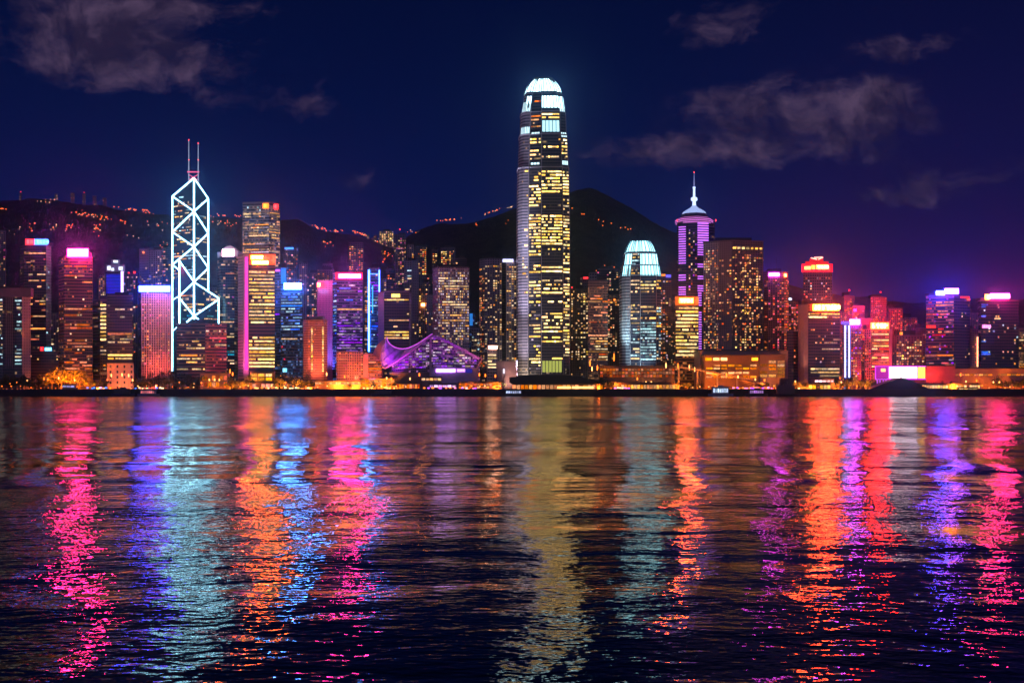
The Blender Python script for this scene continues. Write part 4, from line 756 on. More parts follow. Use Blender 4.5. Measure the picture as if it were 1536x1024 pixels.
# ------------------------------------------------------------------ convention hall with wing roof
def wing_hall():
    Y = 1400; t = thing('convention_hall', 'convention hall with a purple lit wing roof sweeping to a point', 'hall', (X(642, Y), Y+35, G))
    P = lambda px, py, dy=0: Vector((X(px, Y+dy), Y+dy, Z(py, Y+dy)))
    def curve(pts, n=22):
        out = []
        for i in range(n+1):
            s = i/n*(len(pts)-1); j = min(int(s), len(pts)-2); f = s-j
            g = lambda a, b, c, d: .5*((2*b)+(-a+c)*f+(2*a-5*b+4*c-d)*f*f+(-a+3*b-3*c+d)*f**3)
            q = [pts[max(j-1, 0)], pts[j], pts[j+1], pts[min(j+2, len(pts)-1)]]
            out.append(tuple(g(*[w[k] for w in q]) for k in range(3)))
        return out
    up = curve([(580, 506, 12), (584, 515, 12), (594, 521.5, 12), (608, 523, 12), (624, 517, 10), (638, 508, 6), (648.5, 501, 1)])
    lowc = curve([(580, 507, 12), (572.5, 524, 9), (571.5, 541, 4), (577, 552, 0), (598, 540, -2), (622, 523, -2), (648.5, 502.5, 0)])
    wm = plain('wing_metal', (.55, .5, .62), .45)
    b = MB(); m = 5
    for th in (0, .9):
        grid = []
        for a, c in zip(up, lowc):
            row = []
            for j in range(m+1):
                f = j/m; q = P(a[0]+(c[0]-a[0])*f, a[1]+(c[1]-a[1])*f, a[2]+(c[2]-a[2])*f); q.y -= math.sin(f*math.pi)*5; q.z -= th; q.y += th; row.append(q)
            grid.append(row)
        for i in range(len(grid)-1):
            for j in range(m): b.face([grid[i][j+1], grid[i+1][j+1], grid[i+1][j], grid[i][j]])
    o = b.build('wing_roof', wm, t)
    b = MB()
    for a, c in zip(up, up[1:]): b.bar(P(*a)+Vector((0, -.6, .3)), P(*c)+Vector((0, -.6, .3)), .9)
    b.build('roof_edge', glow('edge_magenta', (.85, .12, 1), 1.5), t)
    b = MB()
    for a, c in zip(lowc, lowc[1:]): b.bar(P(*a)+Vector((0, -.8, 0)), P(*c)+Vector((0, -.8, 0)), 1.0)
    b.build('roof_edge', plain('edge_metal', (.6, .42, .4), .4), t)
    for q_ in range(2, 22, 3):                                        # standing seams of the wing
        a, c = up[q_], lowc[q_]; b = MB()
        pt = lambda f: P(a[0]+(c[0]-a[0])*f, a[1]+(c[1]-a[1])*f, a[2]+(c[2]-a[2])*f)-Vector((0, math.sin(f*math.pi)*5+.25, 0))
        for j in range(6): b.bar(pt(j/6), pt((j+1)/6), .45)
        b.build('roof_seam', plain('seam_metal', (.3, .25, .36), .5), t)
    # pink shell behind to the left
    l1 = curve([(559, 531, 20), (563, 522, 26), (570, 513, 30), (579, 507, 34)], 10); l2 = [(580, 545-3*i/10, 12) for i in range(11)]
    b = MB()
    for (a, c, d, e) in zip(l1, l1[1:], l2, l2[1:]): b.face([P(*d), P(*e), P(*c), P(*a)]); b.face([P(c[0], c[1], c[2]+18), P(a[0], a[1], a[2]+18), P(*a), P(*c)])
    b.build('rear_shell', plain('shell_pink', (.6, .35, .42), .5), t)
    # glass fronts
    gl = facade((.22, .14, .24), (.012, .008, .03), fh=3.6, bw=2.4, wf=.8, hf=.6, p=.3, lit=(.7, .25, 1), st=.8)
    b = MB(); pts = [(588, 548), (600, 541), (612, 532), (624, 524), (636, 514), (646, 506)]
    for a, c in zip(pts, pts[1:]): A, C_ = P(a[0], a[1], 2), P(c[0], c[1], 2); b.face([(A.x, A.y, G), (C_.x, C_.y, G), C_, A], 0, [(A.x, 0), (C_.x, 0), (C_.x, C_.z), (A.x, A.z)])
    b.build('glass_front', gl, t)
    rt = [(646, 503), (656, 505), (668, 510), (680, 516), (696, 524), (708, 531), (719, 537)]
    b = MB()
    for a, c in zip(rt, rt[1:]): A, C_ = P(a[0], a[1]+1.5, 3), P(c[0], c[1]+1.5, 8); b.face([(A.x, A.y, G), (C_.x, C_.y, G), C_, A], 0, [(A.x, 0), (C_.x, 0), (C_.x, C_.z), (A.x, A.z)])
    b.build('glass_front', gl, t)
    b = MB()
    for a, c in zip(rt, rt[1:]):
        b.face([P(a[0], a[1], -3), P(c[0], c[1], -2), P(c[0], c[1]+2, 60), P(a[0], a[1]+2, 60)]); b.bar(P(a[0], a[1]+1.0, -4), P(c[0], c[1]+1.0, -3), 3.0)
    b.build('main_roof', plain('roof_metal', (.35, .28, .4), .4), t)
    b = MB()
    tail = [(720, 536.5), (724, 538), (719, 545), (715, 553), (713, 561)]
    for a, c in zip(tail, tail[1:]): b.bar(P(a[0], a[1], -1), P(c[0], c[1], -1), 1.6)
    b.build('roof_tail', plain('edge_metal', (.6, .42, .4), .4), t)
    b = MB(); b.bar(P(646, 566, -3), P(646, 503, -1), 2.6, w2=1.8); b.build('pylon', plain('pylon_stone', (.5, .36, .4)), t)
    b = MB(); b.box(X(588, Y), X(718, Y), Y+6, Y+60, G, Z(552, Y)); b.box(X(646, Y), X(716, Y), Y-4, Y+6, G, Z(551.5, Y)); b.build('podium', plain('podium_lilac', (.45, .38, .5)), t)
    b = MB()
    b.box(X(586, Y), X(646, Y), Y-1, Y+6, G, Z(558, Y)); b.build('terrace', plain('terrace_dark', (.12, .10, .11)), t)
    rng = random.Random(3)
    def rows(xa, xb, ya, yb, roof, colr, p):
        y = ya
        while y < yb:
            x = xa
            while x < xb:
                w = 5.2 if x < 640 else rng.choice((4.4, 8.8))
                if roof(x) < y-3 and roof(x+w) < y-3 and rng.random() < p: pane(t, wmat(rng.choice(colr)), P(x+w/2, y, 1 if x < 640 else 2.5), Vector((1, 0, 0)), w*Y/F*.86, 1.6)
                x += w
            y += 4.1
    lin = lambda pts: (lambda x: next((a[1]+(c[1]-a[1])*(x-a[0])/(c[0]-a[0]) for a, c in zip(pts, pts[1:]) if a[0] <= x <= c[0]), 999))
    rows(592, 643, 514, 552, lin(pts), ['violet', 'violet', 'lilac'], .72)
    rows(649, 716, 508, 550, lin(rt), ['violet', 'lilac', 'white', 'violet'], .55)
    sign(t, 654, 683, 553.2, 558, Y-5.5, (.6, .2, 1), 14); sign(t, 685.5, 697.5, 553.2, 557.5, Y-5.5, (.6, .25, 1), 5); sign(t, 698, 708, 553, 559, Y-5.5, (.04, .03, .5), 1.2, False)
wing_hall()
flood(592, 566, 1366, 594, 527, 1415, (.50, .012, 1), 300000, 58)
flood(618, 563, 1372, 618, 519, 1405, (.62, .015, 1), 110000, 60)
flood(672, 560, 1368, 668, 512, 1398, (.6, .03, .9), 170000, 60)
flood(708, 560, 1368, 704, 530, 1398, (.8, .12, .5), 140000, 60)
flood(556, 575, 1385, 566, 525, 1430, (1, .08, .25), 130000, 70)

# ------------------------------------------------------------------ low buildings along the quay
def low_building(name, label, x0, x1, ytop, Y, wall, front=None, st=2.0, fy=None, roof_over=1.0, cat='pavilion', depth=14, rows=1, n=None, rc=(.07, .065, .07)):
    t = thing(name, label, cat, ((X(x0, Y)+X(x1, Y))/2, Y+depth/2, G)); z1 = Z(ytop, Y); xa, xb = X(x0, Y), X(x1, Y)
    b = MB(); b.box(xa, xb, Y, Y+depth, G, z1); b.build('wall', plain('quay_wall_%s' % (wall,), wall), t)
    b = MB(); b.box(xa-roof_over, xb+roof_over, Y-roof_over-1, Y+depth+roof_over, z1+.02, z1+.9); b.build('roof', plain('quay_roof_%s' % (rc,), rc), t)
    if front:
        ya, yb = fy or (ytop+1.2, 583); n = n or max(2, int((xb-xa)/5)); w = (xb-xa)/n; hh = (Z(ya, Y)-Z(yb, Y))/rows
        rng = random.Random(int(x0*7+ytop))
        for r in range(rows):
            for i in range(n):
                if rng.random() < .9: pane(t, glow('shop_%s_%s' % (front, st), front, st*.75, .7, nscale=.5), (xa+(i+.5)*w, Y-.15, Z(yb, Y)+(r+.5)*hh), Vector((1, 0, 0)), w*.82, hh*.72)
    return t
OR, GO, WH, VI = (1, .19, .015), (1, .34, .04), (1, .55, .2), (.7, .25, 1)
low_building('kiosk', 'white and violet lit kiosk under the big orange lit tree', 93, 112, 576.5, 1374.5, (.3, .3, .35), (.6, .5, 1), 2.5, (577.5, 581), cat='kiosk', depth=4)
low_building('gate_building', 'orange lit gate building with three bright round lamps below the red office block', 300, 341, 560, 1420, (.4, .26, .18), OR, 1.6, (562, 581), cat='building', rows=2)
low_building('entrance_hall', 'glowing golden entrance hall at the foot of the gold banded tower', 375, 409, 558, 1425, (.5, .3, .12), (1, .40, .06), 3.6, (559.5, 571.5), cat='building', rows=2, n=3)
low_building('market_arcade', 'crowded red and white lit arcade below the golden entrance hall', 378, 412, 573, 1395, (.25, .15, .12), (1, .3, .14), 2.2, (574.5, 582))
low_building('long_canopy', 'long low canopy with white lit roof edge below the stepped salmon hotel', 473, 541, 572, 1395, (.3, .2, .14), (1, .50, .2), 2.0, (572.6, 576.5), n=16)
low_building('market_arcade', 'orange arcade left of the wing roof behind dark bushes', 541, 592, 568, 1398, (.3, .18, .1), (1, .34, .05), 2.2, (569, 580), rows=2)
low_building('market_arcade', 'arcade of round orange lamps in front of the wing roof', 594, 630, 574, 1388, (.2, .13, .1), OR, 2.4, (575, 583.5), n=9)
low_building('market_arcade', 'terrace with a yellow white lit strip under the wing roof point', 632, 662, 565.5, 1392, (.25, .17, .14), (1, .5, .18), 3.2, (566.5, 571))
low_building('market_arcade', 'violet and white lit strip of stalls below the purple hall', 644, 684, 575.5, 1386, (.2, .13, .2), (.8, .4, 1), 3.4, (577, 581))
low_building('market_arcade', 'orange stalls along the water between purple hall and tallest tower', 688, 752, 573.5, 1390, (.2, .13, .1), OR, 2.2, (574.5, 583), n=14, rows=2)
t = low_building('ferry_pier', 'ferry pier with a long dark curved roof before the tallest tower', 768, 906, 575, 1384, (.22, .13, .08), (1, .30, .04), 2.2, (576, 584.5), cat='pier', n=22, depth=26)
b = MB(); pr = [(764, 566), (790, 562.5), (815, 561.5), (845, 562), (870, 564.5), (890, 569), (908, 575)]
for a, c in zip(pr, pr[1:]):
    for dy in (0,):
        A, C_ = (X(a[0], 1379), Z(a[1], 1379)), (X(c[0], 1379), Z(c[1], 1379)); zb_ = Z(574, 1379)
        b.face([(A[0], 1379, zb_), (C_[0], 1379, zb_), (C_[0], 1379, C_[1]), (A[0], 1379, A[1])]); b.face([(A[0], 1379, A[1]), (C_[0], 1379, C_[1]), (C_[0], 1412, C_[1]), (A[0], 1412, A[1])])
b.build('curved_roof', plain('pier_roof', (.05, .045, .05), .7), t)
for (a, c) in ((836, 856), (858, 890)): pane(t, glow('pier_bright', (1, .46, .12), 5), (X((a+c)/2, 1383), 1382.6, Z(581, 1383)), Vector((1, 0, 0)), X(c, 1383)-X(a, 1383), 2.6, 'light_strip')
low_building('shopping_mall', 'dark three storey mall with rows of orange windows under the shorter crowned tower', 900, 1012, 549, 1440, (.14, .10, .09), OR, .9, (552, 566), cat='mall', rows=3, n=24)
low_building('market_arcade', 'bright orange and violet quay arcade before the dark mall', 922, 1018, 574, 1390, (.25, .14, .09), (1, .36, .06), 2.4, (576, 584), n=20)
t = low_building('shopping_mall', 'gold lit shopping centre with a glowing upper gallery below the massive apartment block', 1057, 1138, 533, 1420, (.26, .15, .07), (1, .34, .02), 5.5, (535.5, 541.5), cat='mall', n=7, depth=40)
for r_, y_ in enumerate((548, 552.5, 559, 565)):
    for i in range(7):
        if (i*3+r_) % 5: pane(t, glow('mall_row', (1, .33, .03), 2.2, .6), (X(1064+i*11, 1420), 1419.7, Z(y_, 1420)), Vector((1, 0, 0)), 8, 2.4)
low_building('shopping_mall', 'darker ribbed wing of the gold lit shopping centre', 1139, 1178, 532, 1422, (.20, .13, .12), (1, .35, .06), 1.2, (540, 566), cat='mall', rows=5, n=3, depth=40)
low_building('plinth_building', 'pale concrete podium above the gold lit shopping centre', 1050, 1182, 526, 1445, (.3, .22, .22), None, cat='building', depth=50)
low_building('pavilion', 'yellow glowing pavilion below the blazing yellow roof sign', 1213, 1246, 575, 1390, (.4, .3, .1), (1, .52, .08), 4.5, (576.5, 584), n=6)
low_building('pavilion', 'small pavilion with a pink white sign behind the yellow pavilion', 1222, 1252, 568.5, 1405, (.3, .2, .2), (1, .5, .5), 4.5, (569.5, 573.5), n=5)
low_building('podium_block', 'red lit blank podium right of the billboards', 1389, 1433, 549, 1430, (.55, .24, .2), None, cat='building', depth=40)
low_building('podium_block', 'orange lit long podium below the black tower at right', 1433, 1545, 553, 1430, (.45, .26, .2), (1, .33, .05), 1.6, (560.5, 563.5), cat='building', depth=40, n=16)
low_building('restaurant_row', 'row of bright warm restaurant windows before the red podium', 1374, 1470, 575.5, 1390, (.3, .2, .12), (1, .5, .16), 3.2, (576.8, 583), n=24)
low_building('landing_stage', 'white lit landing stage at the water below the orange podium', 1438, 1466, 581.5, 1376, (.4, .35, .2), (1, .55, .16), 3.2, (582.2, 585), n=4, cat='pier', depth=7)
low_building('landing_stage', 'dim orange landing stage near the right end of the quay', 1490, 1512, 583, 1376, (.4, .3, .2), (1, .5, .2), 1.6, (583.4, 585.4), n=4, cat='pier', depth=7)
# billboards
t = thing('billboard', 'big white glowing billboard with magenta frame on the waterfront', 'billboard', (X(1350, 1415), 1417, G))
b = MB(); b.box(X(1313, 1416), X(1389, 1416), 1416, 1418, Z(569, 1416), Z(549, 1416)); b.build('backing', plain('board_back', (.2, .1, .2)), t)
for (pa, pb_, ya, yb) in ((1313, 1389, 568.6, 568.6), (1313, 1389, 549.2, 549.2), (1313.5, 1313.5, 549, 569), (1333, 1333, 549, 569)): b = MB(); b.bar((X(pa, 1415), 1415.4, Z(ya, 1415)), (X(pb_, 1415), 1415.4, Z(yb, 1415)), 1.0); b.build('light_strip', glow('frame_magenta', (.85, .04, .9), 2.2), t)
for (a, c, col, s_) in ((1334, 1376, (1, .82, .95), 5), (1377.5, 1388, (1, .5, .07), 4), (1315, 1332, (.65, .02, .5), 1.1)):
    pane(t, glow('poster_%d' % a, col, s_), (X((a+c)/2, 1415), 1415.6, Z(558.7, 1415)), Vector((1, 0, 0)), X(c, 1415)-X(a, 1415), Z(550.3, 1415)-Z(567, 1415), 'panel')
pane(t, glow('poster_spot', (1, .4, .15), 4), (X(1325, 1415), 1415.3, Z(555, 1415)), Vector((1, 0, 0)), 6, 4, 'emblem')
for px in (1316, 1320, 1325, 1329): b = MB(); b.bar((X(px, 1414), 1414, G), (X(px, 1414), 1414, Z(568, 1414)), 1.2); b.build('leg', glow('leg_violet', (.6, .12, .9), 1.4), t)
# dark tent-like pier building in front of the billboards
t = thing('pier_tent', 'dark peaked pier building with a small spire in front of billboard', 'pier', (X(1350, 1384), 1384, G-2))
b = MB(); Yt = 1378; rp = [(1306, 583), (1325, 575), (1345, 569), (1352, 566.5), (1366, 570), (1384, 578), (1396, 584)]
for a, c in zip(rp, rp[1:]):
    A, C_ = (X(a[0], Yt), Z(a[1], Yt)), (X(c[0], Yt), Z(c[1], Yt))
    b.face([(A[0], Yt, 4), (C_[0], Yt, 4), (C_[0], Yt, C_[1]), (A[0], Yt, A[1])]); b.face([(A[0], Yt, A[1]), (C_[0], Yt, C_[1]), (C_[0], Yt+24, C_[1]), (A[0], Yt+24, A[1])])
    b.face([(C_[0], Yt+24, 4), (A[0], Yt+24, 4), (A[0], Yt+24, A[1]), (C_[0], Yt+24, C_[1])])
b.build('roof', plain('tent_slate', (.022, .018, .045), .9), t)
b = MB(); b.bar((X(1355, Yt), Yt+8, Z(567, Yt)), (X(1355, Yt), Yt+8, Z(563.5, Yt)), 1.6, w2=.4); b.build('spire', plain('tent_slate', (.07, .06, .11)), t)
# flyover
t = thing('flyover', 'curving orange lit flyover ramp before the gold shopping centre', 'flyover', (X(1070, 1405), 1405, G))
fp = [(1012, 549, 1436), (1040, 553, 1428), (1070, 558, 1418), (1100, 564, 1408), (1125, 570, 1400), (1145, 575, 1396)]
b = MB(); b2 = MB()
for a, c in zip(fp, fp[1:]):
    p, q = Vector((X(a[0], a[2]), a[2], Z(a[1], a[2]))), Vector((X(c[0], c[2]), c[2], Z(c[1], c[2])))
    for w, h0, h1, mm in ((6, -1.6, 0, b),): mm.face([p+Vector((0, -w, h0)), q+Vector((0, -w, h0)), q+Vector((0, -w, h1)), p+Vector((0, -w, h1))]); mm.face([p+Vector((0, -w, h1)), q+Vector((0, -w, h1)), q+Vector((0, w, h1)), p+Vector((0, w, h1))]); mm.face([q+Vector((0, -w, h0)), p+Vector((0, -w, h0)), p+Vector((0, w, h0)), q+Vector((0, w, h0))])
    b2.bar(p+Vector((0, -6.2, 1)), q+Vector((0, -6.2, 1)), .35)
b.build('deck', plain('deck_concrete', (.4, .34, .28)), t); b2.build('railing', plain('rail', (.3, .3, .3)), t)
for a in fp[:-1]: b = MB(); b.bar((X(a[0]+6, a[2]), a[2], G), (X(a[0]+6, a[2]), a[2], Z(a[1]+2.5, a[2])), 2.2); b.build('pier', plain('deck_concrete', (.4, .34, .28)), t)
# seawall
b = MB(); b.box(-3000, 3000, 1370, 1372, -3, G+.5); sw = thing('seawall', 'long dark seawall along the whole harbour front', 'seawall', (0, 1371, 0)); b.build('wall', plain('seawall_stone', (.035, .034, .04), .8), sw)
b = MB(); b.box(-3000, 3000, 1369.6, 1373, G+.5, G+.9); b.build('coping', plain('coping_stone', (.09, .085, .09), .8), sw)

# ------------------------------------------------------------------ landmarks for labels of repeated things
LAND = [(-50, 60, 'the grey framed block at the left edge'), (60, 140, 'the pink signed brown tower'), (140, 205, 'the black office block with salmon base'), (205, 262, 'the salmon ribbed slab'), (262, 345, 'the half red office block'), (345, 420, 'the gold banded tower'),
        (420, 498, 'the stepped salmon hotel'), (498, 565, 'the violet banded tower'), (565, 730, 'the purple wing roof hall'), (730, 865, 'the tallest tower'), (865, 1010, 'the shorter crowned tower'), (1010, 1052, 'the gold office block'), (1052, 1190, 'the gold shopping centre'),
        (1190, 1262, 'the yellow signed dark office'), (1262, 1312, 'the twin neon slim block'), (1312, 1395, 'the white billboard'), (1395, 1460, 'the two sided tower'), (1460, 1700, 'the black tower with pink sign')]
def near(px): return next(t for a, b, t in LAND if a <= px < b)

# ------------------------------------------------------------------ trees
def leaf_mat():
    m, k = newmat('foliage')
    r = k.n('ShaderNodeNewGeometry').outputs['Random Per Island']
    p = k.n('ShaderNodeBsdfPrincipled'); k.put(p.inputs['Base Color'], k.mix(r, c4((.03, .05, .02)), c4((.11, .12, .045)))); p.inputs['Roughness'].default_value = .7
    o = k.n('ShaderNodeOutputMaterial'); k.t.links.new(p.outputs[0], o.inputs[0]); return m
LEAF = leaf_mat(); BARK = plain('bark', (.09, .065, .045), .9)
def tree_meshes(seed, h, w, nl):
    rng = random.Random(seed); tr = MB(); cr = MB()
    tr.bar((0, 0, -.3), (rng.uniform(-.3, .3), 0, h*.45), .9, w2=.5)
    cl = []
    for _ in range(9):
        a, rr = rng.uniform(0, 6.28), rng.uniform(.15, .8)*w/2; c = Vector((rr*math.cos(a), rr*math.sin(a), h*rng.uniform(.42, .88))); cl.append((c, w*rng.uniform(.14, .24)))
        tr.bar((0, 0, h*.35), c, .35, w2=.08)
    for _ in range(nl):
        c, r = rng.choice(cl); d = Vector((rng.gauss(0, 1), rng.gauss(0, 1), rng.gauss(0, .8))).normalized()*r*rng.uniform(.5, 1.1); p = c+d
        u = Vector((rng.gauss(0, 1), rng.gauss(0, 1), rng.gauss(0, .5))).normalized(); v = u.cross(Vector((rng.gauss(0, 1), rng.gauss(0, 1), 1))).normalized(); s = rng.uniform(.35, .8)
        cr.face([p-u*s, p-v*s*.7, p+u*s, p+v*s*.7])
    return tr.mesh('trunk', BARK), cr.mesh('crown', LEAF)
TM = [tree_meshes(i, h, w, n) for i, (h, w, n) in enumerate(((12, 10, 420), (10, 11, 420), (14, 11, 480), (9, 8, 320), (16, 15, 900)))]
def tree(px, Y, kind, s=1.0, label=None, group='waterfront trees'):
    t = thing('tree', label or 'dark leafy waterfront tree in front of %s' % near(px), 'tree', (X(px, Y), Y, G), group)
    t.rotation_euler[2] = random.uniform(0, 6.28); t.scale = (s, s, s*random.uniform(.9, 1.1))
    for me, nm in zip(TM[kind], ('trunk', 'crown')): o = bpy.data.objects.new(nm, me); COL.objects.link(o); o.parent = t
    return t
tr = random.Random(9)
for px, s, l in ((78, 1.5, 'broad orange lit tree under the pink signed tower, at left of its row'), (92, 1.75, 'tallest orange lit tree under the pink signed tower'), (106, 1.5, 'orange lit tree over the white violet kiosk'), (119, 1.7, 'orange lit tree with ragged crown right of the kiosk'), (66, 1.0, 'small orange lit tree at the left end of the lit trees'), (130, 1.0, 'small orange lit tree at the right end of the lit trees')):
    tree(px, 1396+tr.uniform(0, 12), 4, s, l, 'orange lit trees')
SPANS = [(0, 60, 16, 1.5), (135, 160, 6, 1.2), (205, 262, 16, 1.6), (262, 300, 8, 1.6), (340, 376, 9, 1.3), (412, 472, 14, 1.5), (560, 592, 5, .9), (500, 540, 5, .8), (890, 925, 5, 1.3), (1185, 1215, 5, 1.1), (1250, 1312, 14, 1.3), (1395, 1440, 6, .9), (1490, 1540, 9, 1.4), (1140, 1180, 5, .9), (1010, 1050, 4, .9), (690, 765, 6, .8)]
for a, b_, n, s in SPANS:
    for i in range(n): tree(a+(b_-a)*(i+tr.random())/n, 1388+tr.uniform(0, 40), tr.choice((0, 1, 2, 3)), s*tr.uniform(.75, 1.1))
tree(905, 1376, 2, 1.5, 'black tree silhouette at the right end of the curved pier roof')

# ------------------------------------------------------------------ street lamps
LAMP = {}
def lamp_meshes(colname, col, st, r):
    if colname not in LAMP:
        p = MB(); p.bar((0, 0, 0), (0, 0, 6.4), .22, w2=.14); h = MB(); h.lathe(0, 0, [(.05, 6.2), (r*.7, 6.4), (r, 6.4+r*.6), (r*.8, 6.4+r*1.4), (.1, 6.4+r*1.8)], 8)
        LAMP[colname] = (p.mesh('pole', plain('lamp_pole', (.1, .1, .1))), h.mesh('lamp_head', glow('lamp_'+colname, col, st)))
    return LAMP[colname]
LC = dict(orange=((1, .17, .014), 6, .85), white=((1, .42, .12), 6.5, .8), small=((1, .20, .02), 5, .6))
def lamp(px, Y, c='orange', h=1.0, z=G, name='street_lamp', label=None, group='street lamps along the quay'):
    t = thing(name, label or '%s street lamp on the quay before %s' % ({'orange': 'orange', 'white': 'white', 'small': 'small orange'}[c], near(px)), 'street lamp', (X(px, Y), Y, z), group)
    t.scale = (1, 1, h)
    for me, nm in zip(lamp_meshes(c, *LC[c]), ('pole', 'lamp_head')): o = bpy.data.objects.new(nm, me); COL.objects.link(o); o.parent = t
    return t
lr = random.Random(4)
for px, y, c in ((41, 571, 'white'), (15, 575, 'small'), (25, 573, 'small'), (66, 568, 'orange'), (72, 569, 'orange'), (88, 567, 'white'), (112, 570, 'white'), (167, 563, 'white'), (183, 562, 'white'), (193, 563, 'white'), (199, 570, 'white'), (161, 570, 'orange'), (269, 573, 'small'), (291, 575, 'white'), (302, 574, 'orange'),
                 (314, 569.5, 'white'), (322, 569.5, 'white'), (329, 569.5, 'white'), (345, 557, 'orange'), (349, 561, 'orange'), (428, 574, 'orange'), (490, 561, 'white'), (517, 565, 'orange'), (580, 567, 'white'), (587, 568, 'orange'), (615, 568, 'white'), (629, 562, 'orange'), (719, 562, 'orange'), (728, 563, 'orange'), (743, 564, 'orange'),
                 (885, 545, 'orange'), (888, 553, 'white'), (896, 552, 'orange'), (921, 536, 'orange'), (956, 568, 'orange'), (969, 573, 'white'), (977, 573, 'white'), (999, 548, 'white'), (1034, 551, 'white'), (1042, 554, 'white'), (1017, 549, 'orange'), (1058, 559, 'white'), (1082, 560, 'white'), (1090, 562, 'orange'), (1107, 565, 'white'), (1133, 569, 'white'), (1147, 570, 'orange'),
                 (1193, 572, 'white'), (1260, 567, 'orange'), (1262, 573, 'white'), (1449, 572, 'white'), (1465, 571, 'orange'), (1490, 573, 'white'), (1499, 573, 'white'), (1515, 580, 'white'), (1441, 562, 'orange')):
    Y = 1392 if y > 560 else 1425; z = Z(y, Y)
    lamp(px, Y, c, (z-G)/7.0)
px = -4
while px < 1540:
    if not (764 < px < 905 or 1300 < px < 1372): lamp(px+lr.uniform(-2, 2), 1376+lr.uniform(0, 10), lr.choice(('small', 'small', 'orange', 'white')), lr.uniform(.25, .75))
    px += lr.uniform(8, 15)
for a in (0, 5, 10, 18, 26, 31, 37, 44, 49, 55): lamp(a, 1374, 'small', .18)
